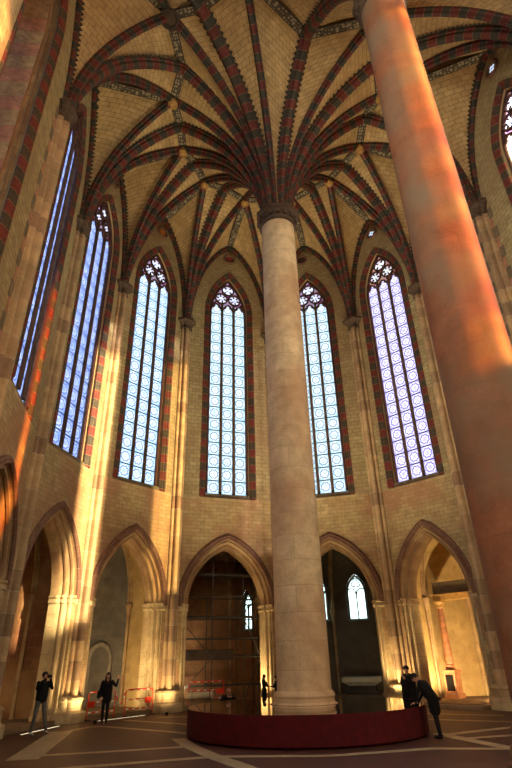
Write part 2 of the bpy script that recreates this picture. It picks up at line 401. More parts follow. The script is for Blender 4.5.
def wall_bay(key, P, Q, has_arch, glass):
    b = Bay(P, Q); hw, rise, spr = arch_dims(b); we = .40; b.dep = {'m1': 1.7, 's0': .17}.get(key, .36); b.key = key
    ss = set([0, b.L, b.m]); ww = WG + we
    for k in range(41): ss.add(b.L * k / 40)
    for k in range(25): ss.add(b.m - ww + 2 * ww * k / 24)
    if has_arch:
        for k in range(33): ss.add(b.m - hw + 2 * hw * (.5 - .5 * math.cos(pi * k / 32)))
    ss = sorted(ss); ss = [s for i, s in enumerate(ss) if i == 0 or s - ss[i - 1] > 1e-4]
    Rw = (WG * WG + WR * WR) / (2 * WG); cw = Rw - WG
    def spans(x):
        out = [[0, 99]]
        xx = x - b.m
        top = Z_SPR + 1.6 + 7.6 * math.sin(math.acos(min(1, abs(xx) / (b.m + .001)))) * 1.0 + .3
        return top
    mb = MB()
    for s0, s1 in zip(ss, ss[1:]):
        c = (s0 + s1) / 2 - b.m
        if has_arch and abs(c) < hw: lo = [spr + arc_z(hw, rise, s0 - b.m), spr + arc_z(hw, rise, s1 - b.m)]
        else: lo = [0, 0]
        zw = lambda s: WS + math.sqrt(max(0, (Rw + we) ** 2 - (abs(s - b.m) + cw) ** 2))
        zt = [31.5, 31.5]
        segs = []
        if abs(c) < ww: segs = [(lo, [WB - we * .8] * 2), ([zw(s0), zw(s1)], zt)]
        else: segs = [(lo, [WB - we * .8] * 2), ([WB - we * .8] * 2, zt)]
        for k, (a, e) in enumerate(segs):
            mb.face([b.at(s0, 0, a[0]), b.at(s1, 0, a[1]), b.at(s1, 0, e[1]), b.at(s0, 0, e[0])],
                    [(s0, a[0]), (s1, a[1]), (s1, e[1]), (s0, e[0])], 0 if k else 1)
    # splay of the window opening
    loops = [(we, 0), (we - .02, .08), (.12, min(.10, b.dep * .5)), (.05, b.dep - .02), (.0, b.dep), (-.01, b.dep + .14)]
    if key == 'm1': loops = [(we, 0), (.38, .08), (.30, .10), (.35, .17), (.33, .24), (.25, .25), (.30, .33), (.28, .40), (.20, .42), (.25, .5), (.22, .57), (.14, .58), (.05, b.dep - .02), (.0, b.dep), (-.01, b.dep + .14)]
    rows = []; uvs = []
    for e, d in loops:
        L = win_loop(e); L = L + [L[0]]; rows.append([b.at(b.m + x, d, z) for x, z in L]); u = 0; r = []
        for i, q in enumerate(L):
            if i: u += math.dist(q, L[i - 1])
            r.append((d, u))
        uvs.append(r)
    nn = len(rows[0])
    mb.grid(rows, uvs, lambda i, j: 3 if j == nn - 2 else ((4 if i > 10 else 5) if key == 'm1' else 2))
    o = mb.build({'m': 'wall_left', 's': 'wall_apse', 'n': 'wall_nave'}[key[0]], [M_wall, M_wall_low, M_splay, M_sill, M_reveal_sunlit, M_arch]); tag(o, kind='structure')
    return b

win_no = 0
def window(b, glass, words, detail=True):
    global win_no
    win_no += 1
    o3 = b.at(b.m, 0, WB)
    e = empty('window_%d' % win_no, o3, kind='structure')
    # blocks in red and olive round the opening, at the wall face
    L = win_loop(.36, 14)[0:]; path = [b.at(b.m + x, 0, z) for x, z in L]
    def frame_sweep(mb, L, sec, mi=0, d0=0):
        rows = []; uvs = []; v = 0; n = len(L)
        for i, (x, z) in enumerate(L):
            if i: v += math.dist(L[i], L[i - 1])
            p, q = L[max(i - 1, 0)], L[min(i + 1, n - 1)]; tx, tz = q[0] - p[0], q[1] - p[1]; l = math.hypot(tx, tz) or 1
            nx, nz = -tz / l, tx / l        # points away from the opening
            rows.append([b.at(b.m + x + nx * a, d0 + dd, z + nz * a) for a, dd in sec]); u = 0; r = []
            for k in range(len(sec)):
                if k: u += math.dist(sec[k], sec[k - 1])
                r.append((u, v))
            uvs.append(r)
        mb.grid(rows, uvs, mi)
    # surround
    mb = MB(); frame_sweep(mb, L, [(.06, .03), (.05, -.03), (-.0, -.05), (-.06, -.03), (-.09, .02), (-.13, -.01), (-.19, .01), (-.23, .07), (-.26, .05), (-.31, .10), (-.31, .16)])
    rel(mb, e).build('surround', M_surround, e, smooth=True)
    # pane
    mb = MB(); L2 = win_loop(0, 14); pts = [b.at(b.m + x, b.dep + .02, z) for x, z in L2]
    mb.face(pts, [(x, z) for x, z in L2]); p = rel(mb, e).build('glass', glass, e)
    # tracery
    if detail:
        mb = MB()
        def bar(path2, w, d=.12, dc=None):
            dc = b.dep - .05 if dc is None else dc
            n = len(path2); rows = []
            for i, (x, z) in enumerate(path2):
                p_, q = path2[max(i - 1, 0)], path2[min(i + 1, n - 1)]; tx, tz = q[0] - p_[0], q[1] - p_[1]; l = math.hypot(tx, tz) or 1
                nx, nz = -tz / l * w / 2, tx / l * w / 2
                rows.append([b.at(b.m + x + nx, dc - d / 2 + .03, z + nz), b.at(b.m + x + nx * .4, dc - d / 2 - .02, z + nz * .4), b.at(b.m + x - nx * .4, dc - d / 2 - .02, z - nz * .4), b.at(b.m + x - nx, dc - d / 2 + .03, z - nz),
                             b.at(b.m + x - nx, dc + d / 2, z - nz), b.at(b.m + x + nx, dc + d / 2, z + nz)])
            mb.grid(rows, None, 0, close=True)
        bar(win_loop(-.05, 12), .14)
        for cx in (-.82, 0, .82):
            bar([(cx + x, 23.55 + z) for x, z in arc_pts(.36, .55, 0, 5)], .09, .12)
            for sx in (-1, 1): bar([(cx + sx * .30, 23.75), (cx + sx * .12, 23.88)], .08, .1)
        for cx, cz in ((-.47, 24.62), (.47, 24.62), (0, 25.42)):
            bar([(cx + .42 * math.cos(a * pi / 10), cz + .42 * math.sin(a * pi / 10)) for a in range(21)], .10, .12)
            for k in range(4 if cx == 0 else 6):
                a = k * 2 * pi / (4 if cx == 0 else 6) + pi / 4
                bar([(cx + .40 * math.cos(a), cz + .40 * math.sin(a)), (cx + .17 * math.cos(a), cz + .17 * math.sin(a))], .07, .1)
        bar([(-1.2, 23.9), (-.9, 24.25)], .1); bar([(1.2, 23.9), (.9, 24.25)], .1)
        rel(mb, e).build('tracery', M_trac, e)
        for cx in (-.41, .41):
            mb = MB(); x0 = cx
            g_ = b.dep; sec = [(-.085, g_ - .09), (-.045, g_ - .15), (.045, g_ - .15), (.085, g_ - .09), (.085, g_), (-.085, g_)]
            mb.grid([[b.at(b.m + x0 + a, d, z) for a, d in sec] for z in (WB, 24.2)], None, 0, close=True)
            rel(mb, e).build('mullion', M_mull, e)
    # portal for the daylight of this window
    ld = D.lights.new('window_daylight_portal', 'AREA'); ld.shape = 'RECTANGLE'; ld.size = 2.5; ld.size_y = 15.8; ld.cycles.is_portal = True
    lo = D.objects.new('window_daylight_portal', ld); COL.objects.link(lo)
    lo.location = b.at(b.m, b.dep + .2, WB + 7.9)
    n3 = Vector((-b.n.x, -b.n.y, 0)); lo.rotation_euler = n3.to_track_quat('-Z', 'Y').to_euler()
    return e

def chapel_arch(b, words, far=False):
    """moulded opening of a side chapel: orders, hood, imposts; s measured from the bay's start"""
    hw, rise, spr = arch_dims(b); e0 = b.at(b.m, 0, 0)
    e = empty('chapel_arch', e0); tag(e, 'moulded pointed stone chapel arch below ' + words, 'arch')
    def loop(off, n=12):
        a = arc_pts(hw, rise, off, n); return [(-hw - off, 0)] + [(-hw - off, 1.5)] + [(-hw - off, 3.0)] + [(x, z + spr) for x, z in a] + [(hw + off, 3.0), (hw + off, 1.5), (hw + off, 0)]
    prof = [(0, 0), (-.02, .1), (-.09, .05), (-.15, .08), (-.17, .17), (-.13, .22), (-.22, .28), (-.28, .26), (-.33, .32), (-.33, .4), (-.29, .45), (-.36, .52), (-.40, .6), (-.40, .95)]
    rows = []; uvs = []; u = 0
    for k, (off, d) in enumerate(prof):
        if k: u += math.dist(prof[k], prof[k - 1])
        L = loop(off); rows.append([b.at(b.m + x, d, z) for x, z in L]); v = 0; r = []
        for i, q in enumerate(L):
            if i: v += math.dist(q, L[i - 1])
            r.append((u, v))
        uvs.append(r)
    nj = len(rows[0])
    mb = MB(); mb.grid(rows, uvs, lambda i, j: 1 if (j < 3 or j > nj - 5) else 0)
    rel(mb, e).build('moulded_orders', [M_arch, M_pier], e, smooth=True)
    # hood moulding
    L = [(x, z + spr) for x, z in arc_pts(hw, rise, .0, 16)]
    L2 = [(x, z) for x, z in L]; rows = []; uvs = []; v = 0
    sec = [(.0, .0), (.0, -.07), (.05, -.13), (.12, -.1), (.17, -.13), (.24, -.10), (.30, -.03), (.31, .02)]
    n = len(L2)
    for i, (x, z) in enumerate(L2):
        if i: v += math.dist(L2[i], L2[i - 1])
        p_, q = L2[max(i - 1, 0)], L2[min(i + 1, n - 1)]; tx, tz = q[0] - p_[0], q[1] - p_[1]; l = math.hypot(tx, tz); nx, nz = -tz / l, tx / l
        rows.append([b.at(b.m + x + nx * a, d, z + nz * a) for a, d in sec]); uvs.append([(k * .08, v) for k in range(len(sec))])
    mb = MB(); mb.grid(rows, uvs); rel(mb, e).build('hood_moulding', M_hood, e, smooth=True)
    # imposts and bases, one per side
    for sg in (-1, 1):
        for z0, z1, g, nm in ((4.28, 4.62, .07, 'impost'), (0, .55, .09, 'jamb_base')):
            mb = MB(); rws = []
            zs = [(z0, .3), (z0 + .06, 1.0), (z1 - .14, .55), (z1 - .08, 1.15), (z1, 1.15)] if nm == 'impost' else [(z0, 1.3), (z0 + .25, 1.3), (z0 + .32, .7), (z1 - .06, .8), (z1, .1)]
            for z, k in zs:
                rws.append([b.at(b.m + sg * (hw + off - g * k * (1 if off < -.001 else .6)), d - (g * k if i < 2 else 0), z) for i, (off, d) in enumerate(prof)])
            # return along the wall face
            for r_, (z, k) in zip(rws, zs): r_.insert(0, b.at(b.m + sg * (hw + .34), -g * k, z)); r_.insert(0, b.at(b.m + sg * (hw + .34), .05, z))
            mb.grid(rws); mb.face(rws[-1]); mb.face(rws[0][::-1])
            rel(mb, e).build(nm, M_pier, e)
    return e

def chapel(key, b, plan, mats, zfloor=.15, wins=(), zspr=4.75, zkey=8.9, key_d=None):
    """polygonal side chapel behind the arch; mats one per wall segment"""
    N = len(plan)
    md = sum(p[1] for p in plan) / N if key_d is None else key_d
    K = (b.m, md)
    mb = MB(); allm = []
    for m_ in mats:
        if m_ not in allm: allm.append(m_)
    allm += [M_vault, M_step]
    n = 8
    def curve(p, t):
        a = t * pi / 2; k = 1 - math.cos(a); return (p[0] + (K[0] - p[0]) * k, p[1] + (K[1] - p[1]) * k, zspr + (zkey - zspr) * math.sin(a) ** .9)
    for i in range(N - 1):
        p, q = plan[i], plan[i + 1]; L = math.dist(p, q); mi = allm.index(mats[i]); w = [x for x in wins if x[0] == i]
        lp = lambda f: (p[0] + (q[0] - p[0]) * f, p[1] + (q[1] - p[1]) * f)
        if w:   # opening for a small two-light window
            _, fc, hwid, zb, zs, rs = w[0]; xs = [0, L] + [fc * L - hwid + 2 * hwid * k / 16 for k in range(17)]; xs = sorted(xs)
            for x0, x1 in zip(xs, xs[1:]):
                c = (x0 + x1) / 2 - fc * L; ztop = 4.75
                A_ = lp(x0 / L); B_ = lp(x1 / L)
                def wz(x): return zs + arc_z(hwid, rs, x - fc * L)
                tops = [8.4, 8.4]
                sg = [([0, 0], [zb, zb]), ([wz(x0), wz(x1)], tops)] if abs(c) < hwid else [([0, 0], tops)]
                for a, e_ in sg:
                    mb.face([b.at(*A_, a[0]), b.at(*B_, a[1]), b.at(*B_, e_[1]), b.at(*A_, e_[0])], [(x0, a[0]), (x1, a[1]), (x1, e_[1]), (x0, e_[0])], mi)
        else:
            zt = 8.4 if (wins and 0 < i < N - 2) else zspr + .02
            mb.face([b.at(*p, 0), b.at(*q, 0), b.at(*q, zt), b.at(*p, zt)], [(0, 0), (L, 0), (L, zt), (0, zt)], mi)
        # vault web over this side (raised over windows)
        hi = bool(wins) and 0 < i < N - 2
        rows = []; uvs = []
        for k in range(n + 1):
            r = []; u = []
            for j in range(7):
                f = j / 6; pp = lp(f); c = curve(pp, k / n)
                lift = (arc_z(.5, 1, f - .5) / 1.0) * 2.6 * (1 - (k / n)) ** 1.2 if hi else 0
                r.append(b.at(c[0], c[1], c[2] + lift)); u.append((f * L, k * .7))
            rows.append(r); uvs.append(u)
        mb.grid(rows, uvs, mi)
    # closing web toward the arch
    p, q = plan[-1], plan[0]; rows = []; uvs = []
    for k in range(n + 1):
        r = []; u = []
        for j in range(9):
            f = j / 8; pp = (p[0] + (q[0] - p[0]) * f, 0); c = curve(pp, k / n); lift = arc_z(.5, 1, f - .5) * 4.2 * (1 - k / n) ** 1.3
            r.append(b.at(c[0], c[1] + .0, c[2] + lift)); u.append((f * b.L, k * .7))
        rows.append(r); uvs.append(u)
    mb.grid(rows, uvs, allm.index(mats[-1]))
    mb.face([b.at(p_[0], p_[1], zfloor) for p_ in plan], [(p_[0], p_[1]) for p_ in plan], len(allm) - 1)
    mb.face([b.at(plan[0][0], .0, 0), b.at(plan[-1][0], .0, 0), b.at(plan[-1][0], .0, zfloor), b.at(plan[0][0], .0, zfloor)], None, len(allm) - 1)
    o = mb.build('wall_chapel', allm); tag(o, kind='structure')
    # ribs up from the corners
    for i in range(1, N - 1):
        p = plan[i]; path = []; 
        for k in range(n * 2 + 1): path.append(b.at(*curve(p, k / (n * 2))))
        d3 = (b.at(*K, 0) - b.at(*p, 0)); d3.normalize(); side = Vector((-d3.y, d3.x, 0))
        ups = []
        for k in range(len(path)):
            t = (path[min(k + 1, len(path) - 1)] - path[max(k - 1, 0)]).normalized(); ups.append(t.cross(side).normalized() * 1)
        u0 = ups[len(ups) // 2]
        if u0.z > 0: ups = [-x for x in ups]
        mb = MB(); mb.sweep([x for x in path], [side] * len(path), ups, [(-.13, -.06), (-.13, .05), (-.06, .14), (-.05, .22), (.05, .22), (.06, .14), (.13, .05), (.13, -.06)])
        # shaft below, with corbel
        c = b.at(p[0], p[1], 0) + d3 * .1
        mb.lathe([(.09, zfloor), (.09, zspr - .5)], (c.x, c.y, 0), 8)
        mb.lathe([(.09, zspr - .5), (.12, zspr - .42), (.11, zspr - .36), (.2, zspr - .06), (.22, zspr + .06)], (c.x, c.y, 0), 8)
        o = mb.build('chapel_vault_rib', M_arch); tag(o, 'slim stone rib over ' + CORNER[min(i - 1, 3)] + ' of ' + CH_WORDS[key], 'rib')
CH_WORDS = dict(m1='the leftmost chapel', s0='the chapel at the left edge', s1='the chapel behind the photographing man', s2='the chapel behind the waving woman',
                s3='the scaffolded chapel', s4='the altar tomb chapel', s5='the yellow lit chapel', s6='the hidden right chapel', s7='the right edge chapel')
CORNER = ['the near left corner', 'the far left corner', 'the far right corner', 'the near right corner']

bays = {}
for key, P, Q, ar, glass, words in BAYS:
    b = wall_bay(key, P, Q, ar, glass); bays[key] = b
    window(b, glass, words, detail=True)
for key, P, Q, ar, glass, words in BAYS:
    if ar: chapel_arch(bays[key], words)

def std_plan(b, Dp, k=.55, a=.3, c=.7): return [(.12, .0), (.12, k * Dp), (a * b.L, Dp), (c * b.L, Dp), (b.L - .12, k * Dp), (b.L - .12, .0)]
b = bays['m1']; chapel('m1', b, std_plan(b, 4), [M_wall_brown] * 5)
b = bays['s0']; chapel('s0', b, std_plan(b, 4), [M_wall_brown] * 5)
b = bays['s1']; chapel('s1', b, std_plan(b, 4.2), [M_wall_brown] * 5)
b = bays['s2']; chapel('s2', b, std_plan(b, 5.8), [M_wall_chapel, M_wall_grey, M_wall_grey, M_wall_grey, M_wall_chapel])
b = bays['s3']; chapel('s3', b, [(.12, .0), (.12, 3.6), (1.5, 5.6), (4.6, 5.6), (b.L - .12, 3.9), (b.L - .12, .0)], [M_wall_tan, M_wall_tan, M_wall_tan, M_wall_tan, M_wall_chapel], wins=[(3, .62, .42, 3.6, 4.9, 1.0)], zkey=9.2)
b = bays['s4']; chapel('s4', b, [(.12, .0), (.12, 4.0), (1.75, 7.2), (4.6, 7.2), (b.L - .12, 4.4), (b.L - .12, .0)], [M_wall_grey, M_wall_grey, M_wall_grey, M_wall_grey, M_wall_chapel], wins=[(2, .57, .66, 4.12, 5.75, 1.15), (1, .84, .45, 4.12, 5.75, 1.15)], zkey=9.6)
b = bays['s5']; chapel('s5', b, std_plan(b, 5.6), [M_wall_chapel] * 5)
b = bays['s6']; chapel('s6', b, std_plan(b, 4), [M_wall_chapel] * 5)

def small_window(b, p, q, fc, hw, zb, zs, rs, words):
    """two-light window in a chapel wall that runs from plan point p to q"""
    global win_no
    win_no += 1
    P0 = b.at(*p, 0); P1 = b.at(*q, 0); t = (P1 - P0).normalized(); n = Vector((-t.y, t.x, 0)); c = P0 + (P1 - P0) * fc
    e = empty('window_%d' % win_no, (c.x, c.y, zb), kind='structure')
    at = lambda x, d, z: c + t * x + n * d + Vector((0, 0, z))
    def loop(off): return [(-hw - off, zb - off)] + [(x, z + zs) for x, z in arc_pts(hw, rs, off, 8)] + [(hw + off, zb - off)]
    mb = MB(); L = [loop(.0), loop(-.06), loop(-.12)]; dd = [0, .12, .3]
    mb.grid([[at(x, d, z) for x, z in l + [l[0]]] for l, d in zip(L, dd)]); rel(mb, e).build('reveal', M_wall_grey, e)
    mb = MB(); l = loop(-.08); mb.face([at(x, .28, z) for x, z in l], [(x, z) for x, z in l]); rel(mb, e).build('glass', G_chapel, e)
    mb = MB()
    def bar(path2, w, d=.1, dc=.2):
        m_ = len(path2); rows = []
        for i, (x, z) in enumerate(path2):
            a, g = path2[max(i - 1, 0)], path2[min(i + 1, m_ - 1)]; tx, tz = g[0] - a[0], g[1] - a[1]; l = math.hypot(tx, tz) or 1; nx, nz = -tz / l * w / 2, tx / l * w / 2
            rows.append([at(x + nx, dc - d / 2, z + nz), at(x - nx, dc - d / 2, z - nz), at(x - nx, dc + d / 2, z - nz), at(x + nx, dc + d / 2, z + nz)])
        mb.grid(rows, None, 0, close=True)
    bar(loop(-.1), .09); bar([(0, zb), (0, zs + .1)], .07)
    for sx in (-1, 1):
        bar([(sx * hw * .5 + .26 * hw * 1.7 * math.cos(a), zs - .05 + .26 * hw * 1.9 * math.sin(a)) for a in [pi * k / 8 for k in range(9)]], .06)
        bar([(sx * hw * .5 - .12, zs + .14), (sx * hw * .5 - .05, zs + .05)], .06)
    r = hw * .33; cz = zs + rs * .52
    for k in range(3):
        a0 = pi / 2 + k * 2 * pi / 3; cx, cy = r * .75 * math.cos(a0), cz + r * .75 * math.sin(a0)
        bar([(cx + r * .62 * math.cos(a), cy + r * .62 * math.sin(a)) for a in [a0 - 2.1 + 4.2 * j / 8 for j in range(9)]], .06)
    rel(mb, e).build('tracery', M_mull, e)
    ld = D.lights.new('chapel_daylight_portal', 'AREA'); ld.shape = 'RECTANGLE'; ld.size = hw * 2; ld.size_y = zs + rs - zb; ld.cycles.is_portal = True
    lo = D.objects.new('chapel_daylight_portal', ld); COL.objects.link(lo); lo.location = at(0, .5, (zb + zs + rs) / 2); lo.rotation_euler = (-n).to_track_quat('-Z', 'Y').to_euler()
b = bays['s3']; small_window(b, (4.6, 5.6), (b.L - .12, 3.9), .62, .42, 3.6, 4.9, 1.0, '')
b = bays['s4']; small_window(b, (1.75, 7.2), (4.6, 7.2), .57, .66, 4.12, 5.75, 1.15, ''); small_window(b, (.12, 4.0), (1.75, 7.2), .84, .45, 4.12, 5.75, 1.15, '')

# ------------------------------------------------------------------ wall shafts at the corners of the apse
def shaft(name, words):
    P = V[name]; d = Vector((0, 0))
    for k_, p_, q_, *_r in BAYS:
        if name in (p_, q_): d = d - bays[k_].n
    d = d.normalized(); s = Vector((-d.y, d.x))
    e = empty('wall_shaft', (P.x, P.y, 0)); tag(e, words, 'column', None)
    def sec(k=1.0, g=0.0, fl=0.0):
        pts = [(-.40, -.30), (-.40, .05), (-.36, .06)]
        def roll(cx, cy, r, a0, a1, n=6): return [(cx + (r + g) * math.cos(a0 + (a1 - a0) * i / n), cy + (r + g) * math.sin(a0 + (a1 - a0) * i / n)) for i in range(n + 1)]
        pts += roll(-.25, .12, .095, pi, .35, 6) + roll(0, .27, .14, pi + .2, -.2, 8) + roll(.25, .12, .095, pi - .35, 0, 6)
        pts += [(.36, .06), (.40, .05), (.40, -.30)]
        return [((a + (g if a > 0 else -g)) * k, b * k if b > 0 else b) for a, b in pts]
    def ring(pts, z): return [Vector((P.x + s.x * a + d.x * q, P.y + s.y * a + d.y * q, z)) for a, q in pts]
    mb = MB(); pts = sec(); us = [0]
    for i in range(1, len(pts)): us.append(us[-1] + math.dist(pts[i], pts[i - 1]))
    off = (hash_s(name) % 7) * .3
    mb.grid([ring(pts, z) for z in (.9, 8, 15, 21.25)], [[(u * .01 + 3, z + off) for u in us] for z in (.9, 8, 15, 21.25)])
    rel(mb, e).build('shaft', M_shaft, e, smooth=True)
    # capital
    mb = MB(); st = [(21.15, 0), (21.2, .04), (21.27, .04), (21.3, .0), (21.5, .04), (21.72, .13), (21.74, .17), (21.9, .17), (21.92, .05)]
    mb.grid([ring(sec(1, g), z) for z, g in st]); mb.face(ring(sec(1, .05), 21.92)); rel(mb, e).build('capital', M_cap, e, smooth=True)
    mb = MB(); st = [(0, .22), (.35, .22), (.42, .12), (.7, .12), (.78, .16), (.86, .13), (.92, .0)]
    mb.grid([ring(sec(1, g), z) for z, g in st]); rel(mb, e).build('base', M_pier, e, smooth=True)
    # toothed blocks either side
    for sg in (-1, 1):
        mb = MB()
        z = 5.2 if name not in ('M',) else 1
        k = 0
        while z < 21.2:
            w = .30 if k % 2 else .17; h = .62
            a0, a1 = sorted((sg * .34, sg * (.37 + w)))
            q = [(a0, .0), (a0, .02), (a1, .02), (a1, -.35)]
            mb.grid([ring(q, z), ring(q, z + h - .01)], None, k % 2); mb.face(ring(q, z + h - .01), None, k % 2); mb.face(ring(q, z)[::-1], None, k % 2)
            z += h; k += 1
        rel(mb, e).build('toothed_blocks', [M_quoin_b, M_quoin_a], e)
def hash_s(x): return sum(ord(c) * 7 for c in x)
SH = dict(
    M='banded stone wall shaft beyond the left edge of the picture', L0='banded wall shaft right of the window cropped by the left edge',
    A='banded wall shaft between the very narrow window and the deep blue window', B='banded wall shaft between the deep blue and the pale blue window',
    C='banded wall shaft between the pale blue window and its white neighbour', D='banded wall shaft hidden directly behind the pale column',
    E='banded wall shaft directly left of the violet window', F='banded wall shaft between the violet window and the red column',
    G='banded wall shaft emerging at right of the red column', H='banded wall shaft beyond the right edge of the picture')
for k in SH: shaft(k, SH[k])
for k in ('M2', 'M3', 'W', 'H2', 'H3'):
    shaft(k, {'M2': 'banded wall shaft of the nave left of the camera', 'M3': 'banded wall shaft in the left corner of the end wall', 'W': 'banded wall shaft in the middle of the end wall',
              'H2': 'banded wall shaft of the nave right of the camera', 'H3': 'banded wall shaft in the right corner of the end wall'}[k])

# ------------------------------------------------------------------ great round columns
def great_column(P, r, mat, words, z0=0):
    e = empty('round_column', (P.x, P.y, 0)); tag(e, words, 'column')
    mb = MB(); mb.lathe([(r * 1.03, .9)] + [(r * (1.03 - .06 * k / 10), 1.5 + (20.0) * k / 10) for k in range(11)] + [(r * .97, 21.75)], (0, 0, 0), 48, cap=False)
    mb.build('column_shaft', mat, e, smooth=True)
    mb = MB(); o8 = r * 1.36
    mb.lathe([(o8, z0), (o8, z0 + .5), (r * 1.28, z0 + .56)], n=8, ang0=pi / 8, cap=False)
    mb.lathe([(r * 1.26, z0 + .5), (r * 1.30, z0 + .62), (r * 1.24, z0 + .74), (r * 1.13, z0 + .80), (r * 1.11, z0 + .9), (r * 1.16, z0 + .98), (r * 1.12, z0 + 1.06), (r * 1.04, z0 + 1.12)], n=48, cap=False)
    mb.build('column_base', mat, e, smooth=True)
    mb = MB()
    mb.lathe([(r * .97, 21.55), (r * 1.07, 21.60), (r * 1.10, 21.68), (r * 1.05, 21.76), (r * .99, 21.80), (r * 1.02, 21.95), (r * 1.13, 22.12), (r * 1.24, 22.22)], n=40, cap=False)
    mb.lathe([(r * 1.22, 22.20), (r * 1.34, 22.24), (r * 1.34, 22.42), (r * 1.25, 22.5), (.2, 22.52)], n=8, ang0=pi / 8, cap=False)
    for k in range(16):
        a = 2 * pi * k / 16; mb.box((r * 1.08 * math.cos(a), r * 1.08 * math.sin(a), 22.0), (.10, .16, .22), a, 0, 1.3)
    mb.build('capital', M_cap, e)
    return e
great_column(C0, .865, M_col_pale, 'tall pale round stone column standing in the middle of the circular mirror')
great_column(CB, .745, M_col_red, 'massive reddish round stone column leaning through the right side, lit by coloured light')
great_column(C2, .80, M_col_pale, 'pale round nave column beside the camera, out of the picture')

# ------------------------------------------------------------------ palm vault
def curve3(S, zs, T, zt, n=18, dz=0):
    d = (T - S).length; h = zt - zs; u = (T - S) / d; out = []
    R = (d * d + h * h) / (2 * d)
    for i in range(n + 1):
        if h > d * 1.001:
            am = math.asin(min(1, h / R)); a = am * i / n; x = R * (1 - math.cos(a)); z = R * math.sin(a)
        else:
            a = pi / 2 * i / n; x = d * (1 - math.cos(a)); z = h * math.sin(a)
        p = S + u * x; out.append(Vector((p.x, p.y, zs + z + dz)))
    return out, u
def frames(path, u):
    side = Vector((-u.y, u.x, 0)); dn = []
    for i in range(len(path)):
        t = (path[min(i + 1, len(path) - 1)] - path[max(i - 1, 0)]).normalized(); d = side.cross(t); d = d if d.dot(Vector((u.x, u.y, -1))) > 0 else -d; dn.append(d.normalized())
    return [side] * len(path), dn
SEC_B = [(-.28, -.06), (-.28, .12), (-.20, .17), (-.19, .30), (-.09, .42), (.09, .42), (.19, .30), (.20, .17), (.28, .12), (.28, -.06)]
SEC_T = [(-.19, -.06), (-.19, .10), (-.13, .15), (-.08, .31), (.08, .31), (.13, .15), (.19, .10), (.19, -.06)]
SEC_W = [(-.14, -.06), (-.14, .12), (-.04, .22), (.08, .22), (.16, .1), (.16, -.06)]
def node(name):   # (plan point, spring height, start radius)
    return {'C0': (C0, Z_COLCAP - .1, .62), 'CB': (CB, Z_COLCAP - .1, .52), 'C2': (C2, Z_COLCAP - .1, .55)}.get(name) or (V[name], Z_SPR, .16)
def rib_curve(a, T, zt, n=18):
    P, z, r = node(a); u = (T - P).normalized(); c, _ = curve3(P + u * r, z, T, zt, n)
    if zt == Z_F:      # wall ribs are rounder at the crown
        S_ = P + u * r; d = (T - S_).length
        for i in range(n + 1):
            a_ = pi / 2 * i / n; q = S_ + u * (d * (1 - math.cos(a_))); e_ = Vector((q.x, q.y, z + (zt - z) * math.sin(a_))); c[i] = c[i].lerp(e_, .45)
    return c, u
def scl(a, n):
    base = .42 if a.startswith('C') and len(a) == 2 else .62
    return [base + (1 - base) * min(1, (i / n) * (2.2 if base < .5 else 4)) ** .8 for i in range(n + 1)]
def teeth(mb, path, side, dn, half, sc):
    """saw-toothed painted border lying on the web at both edges of a broad rib"""
    step = .26; acc = 0
    for i in range(len(path) - 1):
        a, b = path[i], path[i + 1]; L = (b - a).length; n = max(1, round(L / step))
        for k in range(n):
            p, q = a.lerp(b, k / n), a.lerp(b, (k + 1) / n); m = p.lerp(q, .5); h = half * (sc[i] + (sc[i + 1] - sc[i]) * k / n); w = .15 * (sc[i] ** 2)
            d = dn[i] * .035
            for s in (-1, 1):
                mb.face([p + side * s * h * .95 + d, m + side * s * (h + w) + d * .4, q + side * s * h * .95 + d])
is_ap = {}
def apex(a, b):
    k = tuple(sorted((a, b)))
    if k not in is_ap:
        ca, cb = a in ('C0', 'CB', 'C2'), b in ('C0', 'CB', 'C2')
        A_, B_ = node(a)[0], node(b)[0]
        if ca and cb: T = A_.lerp(B_, .5); z = Z_T
        elif ca or cb:
            c, w = (A_, B_) if ca else (B_, A_); L = (w - c).length; rr = min(5.45, L * .53) if L < 11.5 else L * .47
            if L < 11.2 and L > 10.6: rr = 6.0
            T = c + (w - c).normalized() * rr; z = Z_T
        else:
            T = A_.lerp(B_, .5); t = (B_ - A_).normalized(); n = Vector((-t.y, t.x)); cen = Vector((4, 8)); n = -n if n.dot(T - cen) > 0 else n; T = T + n * .12; z = Z_F
        is_ap[k] = (T, z)
    return is_ap[k]
BN = {('L0', 'A'): 's0', ('A', 'B'): 's1', ('B', 'C'): 's2', ('C', 'D'): 's3', ('D', 'E'): 's4', ('E', 'F'): 's5', ('F', 'G'): 's6', ('G', 'H'): 's7', ('M', 'L0'): 'm1'}
WORDS = {k: w for k, _, _, _, _, w in BAYS}
def pol(ang, r, c=C0): a = math.radians(ang); return c + Vector((math.sin(a), math.cos(a))) * r
TRI = [('C0', 'M', 'L0', pol(-141, 8.05)), ('C0', 'L0', 'A', pol(-109.5, 5.9)), ('C0', 'A', 'B', pol(-78, 5.55)), ('C0', 'B', 'C', pol(-50.5, 5.65)), ('C0', 'C', 'D', pol(-19, 5.45)),
       ('C0', 'D', 'E', pol(14.8, 5.45)), ('C0', 'E', 'F', pol(45.6, 5.25)), ('C0', 'F', 'G', pol(77, 5.5)), ('C0', 'G', 'H', pol(108, 6.3)),
       ('C0', 'H', 'CB', None), ('C0', 'CB', 'M', None), ('CB', 'H', 'H2', None), ('CB', 'M2', 'M', None), ('CB', 'H2', 'C2', None), ('CB', 'C2', 'M2', None),
       ('C2', 'H2', 'H3', None), ('C2', 'H3', 'W', None), ('C2', 'W', 'M3', None), ('C2', 'M3', 'M2', None)]
COLN = dict(C0='the pale column', CB='the red column', C2='the unseen nave column')
